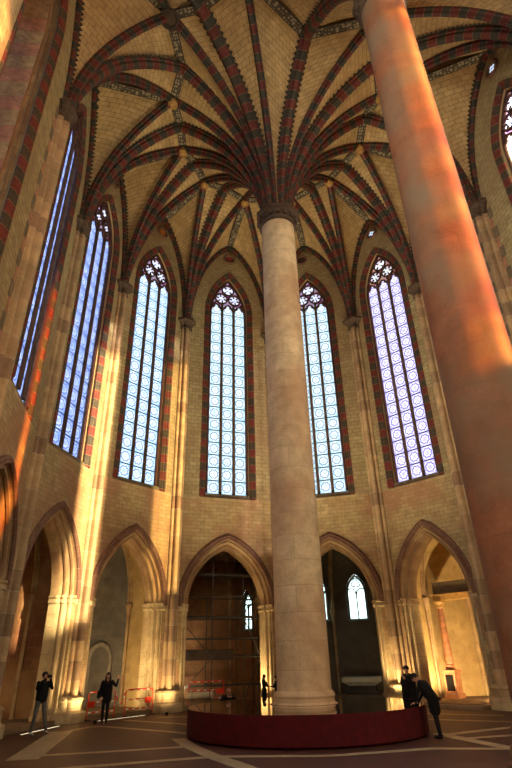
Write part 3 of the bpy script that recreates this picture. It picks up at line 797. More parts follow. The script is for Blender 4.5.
SHN = dict(M='the shaft past the left edge', L0='the upper left edge shaft', A='the shaft left of the deep blue window', B='the shaft left of the pale blue window', C='the shaft right of the pale blue window',
           D='the shaft behind the pale column', E='the shaft left of the violet window', F='the shaft right of the violet window', G='the shaft right of the red column', H='the shaft past the right edge',
           M2='the unseen left nave shaft', M3='the unseen left end shaft', W='the unseen middle end shaft', H2='the unseen right nave shaft', H3='the unseen right end shaft')
NAMEOF = {**COLN, **SHN}
def loft(mb, ca, cb, n, m=6, bul=.09):
    rows = []; uvs = []; v = 0
    for i in range(n + 1):
        a, b = ca[i], cb[i]; w = (b - a).length
        if i: v += ((ca[i] + cb[i]) / 2 - (ca[i - 1] + cb[i - 1]) / 2).length
        r = []; u = []
        for j in range(m + 1):
            f = j / m; p = a.lerp(b, f); p = p + Vector((0, 0, bul * w * math.sin(pi * f) * min(1, i / 4)))
            r.append(p); u.append((f * w - w / 2 + 40, v))
        rows.append(r); uvs.append(u)
    mb.grid(rows, uvs)
done = set(); N = 18
for a, b_, c, K in TRI:
    K0 = K
    if K is None: K = (node(a)[0] + node(b_)[0] + node(c)[0]) / 3
    vs = [a, b_, c]; mb = MB()
    for i in range(3):
        v0, v1, v2 = vs[i], vs[(i + 1) % 3], vs[(i + 2) % 3]
        ck, uk = rib_curve(v0, K, Z_K)
        for w in (v1, v2):
            T, zt = apex(v0, w); ct, ut = rib_curve(v0, T, zt)
            loft(mb, ct, ck, N)
    o = mb.build('ceiling', M_vault, smooth=True); tag(o, kind='structure')
    # rib star with its boss and ridge bands
    bay = BN.get((b_, c))
    if bay: where = 'above ' + WORDS[bay]
    else: where = 'out of picture, nave cell %s' % ['one','two','three','four','five','six','seven','eight','nine','ten'][TRI.index((a, b_, c, None)) - 9]
    if (a, b_, c) == ('C0', 'H', 'CB'): where = 'partly seen right of the red column top'
    if (a, b_, c) == ('C0', 'CB', 'M'): where = 'at the top edge between both columns'

    e = empty('rib_star', (K.x, K.y, Z_K)); tag(e, 'three narrow ribs with round boss, ' + where, 'vault ribs', 'three-armed rib stars of the palm vault')
    for v0 in vs:
        ck, uk = rib_curve(v0, K, Z_K); sd, dn = frames(ck, uk)
        mb = MB(); mb.sweep(ck, sd, dn, SEC_T, True, scl(v0, N)); rel(mb, e).build('rib', M_rib_thin, e, smooth=False)
    for p, q in ((a, b_), (b_, c), (c, a)):
        T, zt = apex(p, q); k3 = Vector((K.x, K.y, Z_K - .05)); t3 = Vector((T.x, T.y, zt - .04)); dd = (T - K).normalized(); sd = Vector((-dd.y, dd.x, 0)); n = 6
        path = [k3.lerp(t3, i / n) for i in range(n + 1)]
        mb = MB(); mb.sweep(path, [sd] * (n + 1), [Vector((0, 0, -1))] * (n + 1), [(-.22, -.03), (-.22, .04), (.22, .04), (.22, -.03)]); 
        # pattern coordinate across the band
        for fi, f in enumerate(mb.f):
            if len(f) == 4 and fi < n * 4:
                mb.uv[fi] = [((Vector(mb.v[ix]) - k3).dot(sd) + .21, (Vector(mb.v[ix]) - k3).dot(Vector((dd.x, dd.y, 0)))) for ix in f]
        rel(mb, e).build('painted_band', M_band, e)
    big = bay in ('m1', None); r = .46 if big else .27
    mb = MB(); mb.lathe([(r * .2, -.46), (r * .45, -.50), (r * .62, -.44), (r * .72, -.40), (r * .85, -.48), (r, -.44), (r, -.30), (r * .8, -.05)], (0, 0, 0), 20)
    mb.build('boss', plain('dark_boss', '#4c3f30', .7) if big else plain('gilded_boss', '#b08a4c', .6), e, smooth=True)
    for p, q in ((a, b_), (b_, c), (c, a)):
        kk = tuple(sorted((p, q)))
        if kk in done: continue
        done.add(kk); T, zt = apex(p, q)
        wallrib = p in V and q in V
        c1, u1 = rib_curve(p, T, zt); c2, u2 = rib_curve(q, T, zt)
        e2 = empty('wall_rib' if wallrib else 'transverse_rib', (T.x, T.y, zt))
        if wallrib:
            bk = BN.get((p, q)) or BN.get((q, p)); tag(e2, 'dark painted rib framing ' + (WORDS[bk] if bk else '%s to %s' % (NAMEOF[p], NAMEOF[q])), 'rib', 'wall ribs over the tall windows')
        else: tag(e2, 'broad striped rib from %s to %s' % (NAMEOF[p], NAMEOF[q]), 'rib', 'broad transverse ribs of the palm vault')
        mb = MB()
        for cc, uu, v0 in ((c1, u1, p), (c2, u2, q)):
            sd, dn = frames(cc, uu); sec = SEC_W if wallrib else SEC_B; sc = scl(v0, N)
            mb.sweep(cc, sd, dn, sec, True, sc); mt = MB(); teeth(mt, cc, sd[0], dn, .16 if wallrib else .29, sc); rel(mt, e2).build('painted_teeth', M_teeth, e2, weld=True)
        rel(mb, e2).build('rib', M_rib_wall if wallrib else M_rib, e2)

# small round openings under the wall ribs
def oculus(key, kind, words, da=0):
    b = bays[key]; c = b.at(b.m + da, -.02, 28.05); e = empty('wall_roundel', c); tag(e, words, 'roundel')
    ax = Vector((b.t.x, b.t.y, 0)); n = Vector((b.n.x, b.n.y, 0))
    def ring(r, d): return [c + ax * (r * math.cos(2 * pi * k / 28)) + Vector((0, 0, r * math.sin(2 * pi * k / 28))) + n * d for k in range(28)]
    mb = MB(); mb.grid([ring(.44, 0), ring(.44, -.08), ring(.38, -.13), ring(.30, -.10), ring(.27, -.02)], None, 0, close=True); rel(mb, e).build('ring', M_hood, e, smooth=True)
    mb = MB(); mb.face(ring(.28, -.03)); rel(mb, e).build('disc', plain('roundel_ground', '#3a2620' if kind != 'sun' else '#8a4a20', .6), e)
    mb = MB()
    for k in range(4 if kind != 'sun' else 6):
        a = 2 * pi * k / (4 if kind != 'sun' else 6) + .3; cc = c + ax * (.12 * math.cos(a)) + Vector((0, 0, .12 * math.sin(a))) - n * .045
        mb.face([cc + ax * (.085 * math.cos(2 * pi * j / 12)) + Vector((0, 0, .085 * math.sin(2 * pi * j / 12))) for j in range(12)])
    if kind == 'glass':
        g = NB('glowing_roundel_glass', .3); g.color(lin('#b8c8d8')); g.b.inputs['Emission Color'].default_value = lin('#c4d4ea'); g.b.inputs['Emission Strength'].default_value = .55; mt = g.m  # daylight through the roundel imitated by a glow in the petals
    else: mt = plain('roundel_petals', {'red': '#b4463a', 'sun': '#e09030', 'dark': '#5a4a3a'}[kind], .6)
    rel(mb, e).build('petals', mt, e)
oculus('s2', 'sun', 'orange round flower boss in the wall above the pale blue window')
oculus('s3', 'red', 'round red flower boss above the white window left of the pale column')
oculus('s4', 'dark', 'dark round boss above the white window right of the pale column', -.25)
oculus('s5', 'glass', 'small round quatrefoil opening above the violet window')
oculus('s7', 'glass', 'small round quatrefoil opening at the upper right edge')
oculus('s1', 'dark', 'dark round boss above the deep blue window')

# ------------------------------------------------------------------ circular mirror round the pale column
MC = Vector((1.30, 19.28))
e = empty('circular_mirror_table', (MC.x, MC.y, 0)); tag(e, 'large low round mirror table with dark red side around the foot of the pale column', 'mirror table'); e.scale = (.955, .955, 1)
mb = MB(); mb.lathe([(3.82, .004), (3.86, .03), (3.90, .06), (3.90, .742), (3.892, .748), (3.88, .746), (3.88, .738)], n=120, cap=False); mb.build('red_drum_side', M_mirrorframe, e, smooth=True)
mb = MB(); rows = [[(r * math.cos(2 * pi * k / 120), r * math.sin(2 * pi * k / 120), .746) for k in range(120)] for r in (3.885,)]
off = C0 - MC; rows.append([(off.x + 1.14 * math.cos(2 * pi * k / 120), off.y + 1.14 * math.sin(2 * pi * k / 120), .746) for k in range(120)])
mb.grid(rows, None, 0, close=True); mb.build('mirror_top', M_mirror, e)
mb = MB(); rows = [[(off.x + 1.18 * math.cos(2 * pi * k / 48), off.y + 1.18 * math.sin(2 * pi * k / 48), z) for k in range(48)] for z in (.6, .75)]
rows += [[(off.x + 1.14 * math.cos(2 * pi * k / 48), off.y + 1.14 * math.sin(2 * pi * k / 48), .75) for k in range(48)]]
mb.grid(rows, None, 0, close=True); mb.build('collar', M_mirrorframe, e)

# ------------------------------------------------------------------ people
M_black = plain('black_clothes', '#0b0a0b', .85, .2, 8); M_jean = plain('grey_jeans', '#5d5a55', .8, .2, 8); M_dark_tr = plain('dark_trousers', '#17161a', .85)
M_skin = plain('skin', '#b88868', .6, .08); M_shoe = plain('black_shoes', '#121010', .5); M_sneak = plain('pale_trainers', '#b9b2a4', .6)
M_hair = plain('dark_hair', '#1d1411', .7, .2, 20); M_grey = plain('grey_top', '#8a857c', .8); M_white_hair = plain('short_grey_hair', '#a09488', .7)
def V3(*a): return Vector(a)
def figure(name_label, loc, rz, J, mats, hair=None, scale=1.0, vox=.011, extra=(), hands=True, group=None):
    """J: joints; one remeshed body, coloured by the limb each face lies on"""
    e = empty('person', (loc[0], loc[1], loc[2] if len(loc) > 2 else 0), rz); e.scale = (scale,) * 3; tag(e, name_label, 'person')
    JK, TR, SK, SH_ = 0, 1, 2, 3
    g = lambda k: Vector(J[k])
    caps = []
    A = lambda a, ra, b, rb, m: caps.append((Vector(a), ra, Vector(b), rb, m))
    pel, ch, nk, hd = g('pelvis'), g('chest'), g('neck'), g('head')
    right = (g('shR') - g('shL')).normalized(); upv = (hd - nk).normalized(); fwd = Vector(J.get('face', (0, 1, 0))).normalized()
    hipax = (g('hipR') - g('hipL')).normalized()
    for s in (-1, 1):
        A(pel + hipax * s * .065, .105, pel + hipax * s * .05 + (ch - pel) * .45, .095, JK)
        A(pel + hipax * s * .05 + (ch - pel) * .45, .095, ch + right * s * .075, .115, JK)
        A(ch + right * s * .08, .11, nk + right * s * .05 - upv * .05, .06, JK)
    A(pel, .12, pel + (ch - pel) * .2, .11, JK)
    A(nk - upv * .05, .055, hd - upv * .05, .05, SK)
    A(hd + upv * .02 - fwd * .015, .092, hd + upv * .025 + fwd * .005, .088, SK); A(hd + fwd * .03, .07, hd - upv * .075 + fwd * .045, .045, SK)
    A(hd + fwd * .085 + upv * .015, .013, hd + fwd * .108 - upv * .022, .017, SK)
    for s in (-1, 1):
        A(hd + right * s * .088 + upv * .015, .016, hd + right * s * .09 - upv * .02, .014, SK)
        c = 'R' if s > 0 else 'L'
        sh, el, wr = g('sh' + c), g('el' + c), g('wr' + c)
        A(ch + right * s * .08 + (sh - ch) * .3, .075, sh, .066, JK); A(sh, .062, el, .048, JK); A(el, .047, wr, .034, JK)
        # hand
        hdv = (Vector(J['hand' + c]) if 'hand' + c in J else (wr - el)).normalized(); pn = Vector(J.get('palm' + c, fwd)).normalized()
        ac = hdv.cross(pn).normalized(); pn = ac.cross(hdv).normalized()
        if hands:
            A(wr, .026, wr + hdv * .05, .026, SK)
            for k, (of, ln, r) in enumerate(((-.030, .064, .0095), (-.010, .076, .0100), (.011, .072, .0098), (.030, .056, .0088))):
                b0 = wr + hdv * .03 + ac * of * .7; b1 = wr + hdv * .088 + ac * of; b2 = b1 + hdv * ln * .5 + pn * .012; b3 = b2 + hdv * ln * .35 + pn * .028
                A(b0, .017, b1, .0125, SK); A(b1, r + .001, b2, r, SK); A(b2, r, b3, r * .9, SK)
            sd = -1 if s > 0 else 1; sd *= J.get('thumb' + c, 1)
            t0 = wr + hdv * .025 + ac * sd * .022; t1 = wr + hdv * .06 + ac * sd * .055 + pn * .01; A(t0, .015, t1, .0115, SK); A(t1, .0115, t1 + hdv * .035 + pn * .01 + ac * sd * .006, .0095, SK)
        hp, kn, an = g('hip' + c), g('kn' + c), g('an' + c); td = Vector(J.get('toe' + c, (0, 1, 0))).normalized()
        A(hp, .092, kn, .062, TR); A(kn, .06, an + (kn - an) * .55, .058, TR); A(an + (kn - an) * .55, .058, an, .044, TR)
        A(an + V3(0, 0, -.025) - td * .03, .042, an + td * .06 + V3(0, 0, -.035), .036, SH_); A(an + td * .06 + V3(0, 0, -.035), .036, an + td * .15 + V3(0, 0, -.045), .030, SH_)
    for x in extra: caps.append((Vector(x[0]), x[1], Vector(x[2]), x[3], x[4]))
    bm = bmesh.new()
    for a, ra, b, rb, _ in caps:
        ax = (b - a); L = ax.length
        q = ax.to_track_quat('Z', 'Y').to_matrix().to_4x4() if L > 1e-5 else Matrix.Identity(4)
        M4 = Matrix.Translation(a) @ q; n = 12; rings = []
        for k in range(1, 5): t = pi / 2 * k / 4; rings.append((ra * math.sin(t), -ra * math.cos(t)))
        for k in range(0, 4): t = pi / 2 * k / 4; rings.append((rb * math.cos(t), L + rb * math.sin(t)))
        vs = [[bm.verts.new(M4 @ Vector((r * math.cos(2 * pi * j / n), r * math.sin(2 * pi * j / n), z))) for j in range(n)] for r, z in rings]
        p0 = bm.verts.new(M4 @ Vector((0, 0, -ra))); p1 = bm.verts.new(M4 @ Vector((0, 0, L + rb)))
        for j in range(n):
            k = (j + 1) % n
            bm.faces.new((p0, vs[0][k], vs[0][j])); bm.faces.new((p1, vs[-1][j], vs[-1][k]))
            for i in range(len(vs) - 1): bm.faces.new((vs[i][j], vs[i][k], vs[i + 1][k], vs[i + 1][j]))
    me = D.meshes.new('body_src'); bm.to_mesh(me); bm.free()
    o = D.objects.new('body', me); COL.objects.link(o)
    r = o.modifiers.new('r', 'REMESH'); r.mode = 'VOXEL'; r.voxel_size = vox; sm = o.modifiers.new('s', 'SMOOTH'); sm.factor = .4; sm.iterations = 2
    dg = bpy.context.evaluated_depsgraph_get(); me2 = D.meshes.new_from_object(o.evaluated_get(dg)); o.modifiers.clear(); o.data = me2; o.name = 'body'
    me2.materials.clear()
    for mm in mats: me2.materials.append(mm)
    cc = [(a, b - a, max((b - a).length_squared, 1e-9), ra, rb, m) for a, ra, b, rb, m in caps]
    idx = []
    for p in me2.polygons:
        c = p.center; best = 9; bi = 0
        for a, ab, l2, ra, rb, m in cc:
            t = max(0, min(1, (c - a).dot(ab) / l2)); dd = (c - a - ab * t).length - (ra + (rb - ra) * t)
            if dd < best: best = dd; bi = m
        idx.append(bi)
    me2.polygons.foreach_set('material_index', idx); me2.polygons.foreach_set('use_smooth', [True] * len(me2.polygons)); me2.update()
    o.parent = e
    # eyes
    mb = MB()
    for s in (-1, 1): c = hd + fwd * .080 + right * s * .032 + upv * .018; mb.lathe([(.002, -.010), (.008, -.006), (.011, 0), (.008, .006), (.002, .010)], tuple(c), 8)
    mb.build('eyes', M_shoe, e, smooth=True)
    if hair:
        kind, hm = hair; bm = bmesh.new()
        def blob(c, r, sz): 
            bmesh.ops.create_icosphere(bm, subdivisions=3, radius=r, matrix=Matrix.Translation(c) @ (Matrix.Diagonal((*sz, 1))))
        blob(hd + upv * .045 - fwd * .022, .104, (1, 1, .95))
        if kind == 'long':
            for k in range(5): blob(hd + upv * (-.02 - .055 * k) - fwd * (.045 + .008 * k), .088 - .006 * k, (1.05, .7, 1))
            for s in (-1, 1):
                for k in range(4): blob(hd + upv * (.0 - .06 * k) + right * s * (.085 + .004 * k) - fwd * .01, .034, (1, 1, 1.5))
        if kind == 'cap': blob(hd + upv * .07, .100, (1.02, 1.02, .8))
        me = D.meshes.new('hair'); bm.to_mesh(me); bm.free(); me.materials.append(hm); h = D.objects.new('hair', me); COL.objects.link(h); h.parent = e
    return e
STAND = dict(pelvis=(0, 0, .98), chest=(0, .01, 1.30), neck=(0, .0, 1.50), head=(0, .03, 1.62), shR=(.18, 0, 1.43), shL=(-.18, 0, 1.43), elR=(.23, -.03, 1.14), elL=(-.23, -.03, 1.14),
             wrR=(.22, .08, .90), wrL=(-.22, .08, .90), hipR=(.09, 0, .93), hipL=(-.09, 0, .93), knR=(.10, .03, .51), knL=(-.10, .03, .51), anR=(.11, 0, .08), anL=(-.11, 0, .08))
def pose(**k): d = dict(STAND); d.update(k); return d
face_to = lambda fx, fy: math.atan2(-fx, fy)
# man photographing
pm = figure('person in black jacket and grey jeans holding up a camera, legs apart', (-7.55, 20.25), face_to(.75, -.65),
       pose(elR=(.27, .12, 1.27), elL=(-.27, .12, 1.27), wrR=(.09, .26, 1.54), wrL=(-.09, .26, 1.54), handR=(-.35, .1, .8), handL=(.35, .1, .8), palmR=(0, 1, 0), palmL=(0, 1, 0),
            knR=(.15, .03, .51), knL=(-.19, .02, .51), anR=(.17, -.05, .08), anL=(-.31, .02, .08), hipR=(.09, 0, .93), hipL=(-.1, 0, .93), pelvis=(-.02, 0, .97)),
       [M_black, M_jean, M_skin, M_sneak], ('short', M_hair), 1.04, extra=[((.07, 0, 1.32), .13, (.07, 0, .98), .12, 0), ((-.07, 0, 1.32), .13, (-.07, 0, .98), .12, 0)])
mb = MB(); mb.box((0, 0, 0), (.14, .07, .09)); mb.tube([(0, .03, 0), (0, .09, 0)], .032, 12)
f = face_to(.75, -.65); q = Vector((.0, .33 * 1.04, 1.62 * 1.04)); c, s_ = math.cos(f), math.sin(f)
o = mb.build('camera_body', M_dark); o.location = (-7.55 + q.x * c - q.y * s_, 20.25 + q.x * s_ + q.y * c, q.z); o.rotation_euler = (0, 0, f)
o.name = 'photo_camera'; tag(o, 'small black camera held up by the man at the left', 'camera')
# waving woman
pw = figure('person with long dark hair in black coat, one hand raised, by the red barriers', (-6.12, 23.2), face_to(.25, -.97),
       pose(elL=(-.33, .10, 1.27), wrL=(-.40, .14, 1.50), handL=(-.15, .1, 1), palmL=(.2, 1, 0), elR=(.24, -.02, 1.15), wrR=(.20, .10, .92), anR=(.08, 0, .08), anL=(-.08, 0, .08), knR=(.09, .02, .5), knL=(-.08, .02, .5)),
       [M_black, M_dark_tr, M_skin, M_shoe], ('long', M_hair), .98, extra=[((0, 0, 1.2), .15, (0, 0, .84), .16, 0), ((.08, 0, 1.3), .12, (.09, .0, .82), .12, 0), ((-.08, 0, 1.3), .12, (-.09, .0, .82), .12, 0), ((.05, 0, .98), .13, (.06, .0, .82), .12, 0), ((-.05, 0, .98), .13, (-.06, .0, .82), .12, 0)])
f = face_to(.25, -.97); c, s_ = math.cos(f), math.sin(f); q = Vector((.30, .02, .98))
mb = MB(); mb.box((0, 0, 0), (.12, .26, .26), 0, 0, .85); mb.tube([(0, -.1, .12), (-.03, -.06, .30), (-.06, 0, .42), (-.03, .06, .30), (0, .1, .12)], .008, 6)
o = mb.build('shoulder_bag', M_black); o.location = (-6.12 + q.x * c - q.y * s_, 23.2 + q.x * s_ + q.y * c, q.z); o.rotation_euler = (0, 0, f); tag(o, 'black shoulder bag at the hip of the waving woman', 'bag')
# person behind the mirror, leaning in
figure('bald person in dark clothes crouching and leaning over the far rim of the mirror table', (-1.42, 23.62), face_to(.25, -.97),
       pose(pelvis=(0, -.22, .42), chest=(0, .0, .68), neck=(0, .07, .84), head=(0, .12, .95), shR=(.18, .03, .79), shL=(-.18, .03, .79), elR=(.30, .12, .62), elL=(-.30, .12, .62), wrR=(.10, .34, .80), wrL=(-.10, .34, .80),
            handR=(-.6, .5, 0), handL=(.6, .5, 0), palmR=(0, 0, -1), palmL=(0, 0, -1), hipR=(.1, -.22, .40), hipL=(-.1, -.22, .40), knR=(.14, .12, .45), knL=(-.14, .12, .45), anR=(.13, -.1, .08), anL=(-.13, -.1, .08)),
       [M_black, M_dark_tr, M_skin, M_shoe], None, 1.0, extra=[((-.05, .02, .72), .12, (.05, .02, .72), .12, 0)])
# couple at the right of the mirror
figure('person in a long black coat and cap standing behind the right rim of the mirror', (5.25, 21.5), face_to(-.75, -.6),
       pose(elR=(.24, .10, 1.20), elL=(-.24, .12, 1.20), wrR=(.08, .22, 1.38), wrL=(-.06, .25, 1.30), handR=(-.3, .1, .6), handL=(.3, .1, .6)), [M_black, M_dark_tr, M_skin, M_shoe], ('cap', M_black), .98,
       extra=[((.04, 0, 1.0), .15, (.04, 0, .55), .16, 0), ((-.04, 0, 1.0), .15, (-.04, 0, .55), .16, 0), ((0, .02, 1.25), .15, (0, .02, 1.0), .15, 0), ((.14, 0, 1.34), .15, (.16, 0, .6), .16, 0), ((-.14, 0, 1.34), .15, (-.16, 0, .6), .16, 0), ((0, .12, 1.3), .15, (0, .12, .9), .17, 0)])
figure('person in a dark coat bending forward to look into the mirror at its right rim', (4.80, 17.12), face_to(-.86, .51),
       pose(pelvis=(0, -.02, .96), chest=(0, .20, 1.24), neck=(0, .31, 1.38), head=(0, .42, 1.45), shR=(.19, .25, 1.33), shL=(-.19, .25, 1.33), elR=(.25, .34, 1.05), elL=(-.23, .34, 1.05), wrR=(.15, .46, .84), wrL=(-.15, .46, .84),
            face=(0, .75, -.6), handR=(0, .8, -.1), handL=(0, .8, -.1), palmR=(0, 0, -1), palmL=(0, 0, -1), hipR=(.09, 0, .93), hipL=(-.09, 0, .93), knR=(.10, .0, .5), knL=(-.1, -.03, .5), anR=(.1, -.04, .08), anL=(-.1, -.08, .08)),
       [M_black, M_dark_tr, M_skin, M_shoe], ('short', M_hair), 1.0, extra=[((-.12, .30, 1.02), .09, (-.13, .12, .98), .08, 2 + 2), ((.05, 0, .95), .13, (.05, -.04, .75), .12, 0), ((-.05, 0, .95), .13, (-.05, -.04, .75), .12, 0)] if 0 else [((.07, 0, .95), .15, (.06, -.02, .66), .14, 0), ((-.07, 0, .95), .15, (-.06, -.02, .66), .14, 0), ((.09, .02, 1.0), .13, (.10, .20, 1.25), .14, 0), ((-.09, .02, 1.0), .14, (-.10, .20, 1.25), .14, 0), ((0, .06, 1.0), .15, (0, .2, 1.15), .14, 0)])
# far people by the lit pier
figure('small dark long-coated figure before the bright jamb left of the pale column', (.02, 28.3), face_to(.9, -.3),
       pose(elR=(.2, .14, 1.16), wrR=(.12, .32, 1.14), elL=(-.2, .14, 1.16), wrL=(-.1, .32, 1.14), handR=(0, 1, 0), handL=(0, 1, 0)), [M_black, M_dark_tr, M_skin, M_shoe], ('long', M_hair), .80, .014,
       extra=[((0, 0, 1.0), .16, (0, 0, .6), .17, 0)])
figure('dark figure mostly hidden behind the left edge of the pale column', (.62, 28.2), face_to(-.9, -.2),
       pose(elR=(.2, .14, 1.16), wrR=(.12, .34, 1.2), elL=(-.2, .14, 1.16), wrL=(-.1, .36, 1.18), handR=(0, 1, 0), handL=(0, 1, 0)), [M_black, M_dark_tr, M_skin, M_shoe], ('short', M_hair), .76, .014)

# ------------------------------------------------------------------ red and white barriers
def redwhite():
    b = NB('red_and_white_barrier_paint', .5, .4); uv, u, v = b.uv()
    k = b.M('LESS_THAN', b.M('FRACT', b.M('DIVIDE', v, .36)), .38); b.color(b.mix(k, lin('#d8371c'), lin('#e9dccb'))); return b.m
M_rw = redwhite(); M_red = plain('orange_red_panel', '#d03518', .5, .1)
def barrier(p, q, z0, words, plate=None):
    p, q = Vector((*p, z0)), Vector((*q, z0)); t = (q - p).normalized(); n = Vector((-t.y, t.x, 0)); L = (q - p).length
    e = empty('safety_barrier', p); tag(e, words, 'barrier'); U = Vector((0, 0, 1))
    r = .022
    mb = MB(); mb.tube([U * 0, U * .9, U * .97 + t * .05, U * 1.0 + t * .12, U * 1.0 + t * (L - .12), U * .97 + t * (L - .05), U * .9 + t * L, t * L], r, 8); mb.build('frame', M_red, e, smooth=True)
    for z in (.985, .62, .27):
        mb = MB(); mb.tube([U * z + t * .03 + n * .004, U * z + t * (L - .03) + n * .004], r * 1.12, 8); mb.build('rail', M_rw, e, smooth=True)
    for s in (0, L):
        mb = MB(); mb.box(tuple(t * s + U * .012), (.05, .42, .024), math.atan2(t.y, t.x)); mb.build('foot', M_dark, e)
    if plate is not None:
        mb = MB(); mb.box(tuple(t * plate + U * .56 - n * .03), (.34, .02, .22), math.atan2(t.y, t.x)); mb.build('reflector_panel', M_red, e)
    return p, q
barrier((-7.22, 24.62), (-6.38, 25.62), 0, 'red and white tubular safety barrier left of the waving woman', .12)
barrier((-6.02, 26.02), (-5.05, 27.16), 0, 'red and white tubular safety barrier between the waving woman and the pier', 1.2)
mb = MB(); a, b_ = Vector((-6.36, 25.64, .92)), Vector((-6.04, 26.0, .92)); pts = []
for i in range(15): f = i / 14; p = a.lerp(b_, f); p.z -= .42 * (1 - (2 * f - 1) ** 2); pts.append(p)
mb.tube(pts, .025, 6); o = mb.build('barrier_chain', M_rw, smooth=True); tag(o, 'red and white plastic chain sagging between the two safety barriers', 'chain')

b = bays['s3']
p, q = b.at(1.25, .9, 0), b.at(3.0, .9, 0); barrier((p.x, p.y), (q.x, q.y), .15, 'red and white safety barrier in front of the scaffold inside the chapel', 1.55)
# padded bench
c = b.at(1.55, -.25, 0); e = empty('padded_bench', c, b.ang); tag(e, 'pale padded bench on thin black legs beside the pier and scaffold', 'bench')
mb = MB(); mb.tube([(-.62, 0, .62), (-.60, 0, .62), (.60, 0, .62), (.62, 0, .62)], [.10, .15, .15, .10], 14); mb.build('cushion', plain('pale_vinyl', '#c9b892', .6, .1), e, smooth=True)
for sx in (-1, 1):
    mb = MB(); mb.tube([(sx * .42, -.2, .0), (sx * .42, -.2, .8), (sx * .42, .2, .8), (sx * .42, .2, .0)], .016, 6); mb.build('leg_frame', M_dark, e)

# ------------------------------------------------------------------ scaffold in the middle chapel
M_steel = plain('dull_scaffold_tube', '#4a473e', .6, .15, 6, .3); M_plank = plain('scaffold_planks', '#3f3226', .8)
e = empty('scaffold', b.at(2.6, 2.6, .15)); tag(e, 'tall tubular scaffold with planked decks filling the chapel left of the pale column', 'scaffold')
def tb(a, c, r=.03): mb = MB(); mb.tube([b.at(*a), b.at(*c)], r, 6); return rel(mb, e)
xs = (.75, 2.6, 4.35, 5.3); ys = (1.9, 3.3)
for x in xs:
    for y in ys: tb((x, y, .15), (x, y, 8.0 if x < 5 else 7.2), .032).build('standard', M_steel, e)
for z in (.9, 2.2, 3.1, 4.1, 5.2, 6.3, 7.2):
    for y in ys: tb((xs[0] - .15, y, z), (xs[3] + .15, y, z)).build('ledger', M_steel, e)
    for x in xs: tb((x, ys[0] - .1, z + .05), (x, ys[1] + .1, z + .05)).build('transom', M_steel, e)
for x0, z0, x1, z1 in ((.75, .3, 2.6, 2.2), (2.6, 2.2, .75, 4.1), (4.35, .3, 5.3, 2.2), (5.3, 2.2, 4.35, 4.1), (4.35, 4.1, 5.3, 6.3)): tb((x0, 1.86, z0), (x1, 1.86, z1), .026).build('brace', M_steel, e)
for z in (2.2, 4.1, 6.3):
    mb = MB(); c = b.at(3.0, 2.6, z + .1); mb.box(tuple(c), (4.7, 1.1, .05), b.ang); rel(mb, e).build('deck', M_plank, e)
mb = MB(); c = b.at(2.2, 1.88, 2.32); mb.box(tuple(c), (3.2, .03, .5), b.ang); rel(mb, e).build('toe_board', M_plank, e)

# ------------------------------------------------------------------ altar tomb in the next chapel
b = bays['s4']; c = b.at(3.35, 5.6, .15); e = empty('altar_tomb', c, b.ang); tag(e, 'pale stone altar slab on a dark recessed base under the two-light window', 'altar')
mb = MB(); mb.box((0, 0, .10), (1.9, .95, .2)); mb.box((0, 0, .33), (1.5, .6, .28)); mb.build('base', M_dark, e)
mb = MB(); mb.grid([[(sx * (w), sy * d, z) for sx, sy in ((-1, -1), (1, -1), (1, 1), (-1, 1))] for w, d, z in ((.72, .3, .45), (1.05, .5, .62), (1.12, .55, .66), (1.12, .55, .86), (1.06, .5, .90))], None, 0, close=True)
mb.face([(-1.06, -.5, .90), (1.06, -.5, .90), (1.06, .5, .90), (-1.06, .5, .90)]); mb.face([(-.72, -.3, .45), (.72, -.3, .45), (.72, .3, .45), (-.72, .3, .45)]); mb.build('slab', plain('pale_marble', '#a8a596', .5, .12), e)

# ------------------------------------------------------------------ altarpiece frame in the yellow chapel
b = bays['s5']; M_marb = plain('veined_brown_marble', '#8a5a3a', .45, .35, 5); M_gild = plain('dull_gilding', '#a07a40', .5, .3, 8)
c = b.at(.95, 3.15, .15); e = empty('altarpiece_column', c, b.ang); tag(e, 'brown marble column on a dark panelled pedestal in the yellow lit chapel', 'column')
mb = MB(); mb.box((0, 0, .10), (.74, .74, .2)); mb.box((0, 0, .66), (.6, .6, .95)); mb.box((0, 0, 1.17), (.72, .72, .1)); mb.build('pedestal', M_marb, e)
mb = MB(); mb.box((0, -.31, .66), (.40, .03, .70)); mb.build('pedestal_panel', plain('black_panel', '#120e0a', .95, .2, 5, 0, .05), e)
mb = MB(); mb.lathe([(.25, 1.22), (.27, 1.28), (.21, 1.36), (.24, 1.42), (.19, 1.48), (.19, 2.4), (.155, 4.05), (.18, 4.08)], n=20, cap=False); mb.build('column_shaft', M_marb, e, smooth=True)
mb = MB(); mb.lathe([(.16, 4.06), (.2, 4.15), (.17, 4.2), (.27, 4.36)], n=12); mb.box((0, 0, 4.41), (.52, .52, .09)); 
for k in range(8): a = k * pi / 4; mb.box((.2 * math.cos(a), .2 * math.sin(a), 4.2), (.05, .1, .14), a)
mb.build('capital', M_gild, e)
c = b.at(2.65, 3.2, 4.60); e = empty('cornice_beam', c, b.ang); tag(e, 'brown wooden cornice beam resting on the marble column in the yellow lit chapel', 'beam')
mb = MB(); mb.box((0, 0, .12), (3.9, .42, .22)); mb.box((0, -.02, .27), (4.0, .58, .08)); mb.build('moulded_beam', M_gild, e)
mb = MB(); mb.box((0, .02, .62), (3.8, .36, .60)); mb.build('shadow_board', plain('shadow_board_tone', '#5a4a34', .8), e)  # dark board put in for the shadow above the cornice
c = b.at(b.L - 1.0, 3.15, .15); e = empty('altarpiece_column', c, b.ang); tag(e, 'second brown marble column at the right end of the cornice beam', 'column')
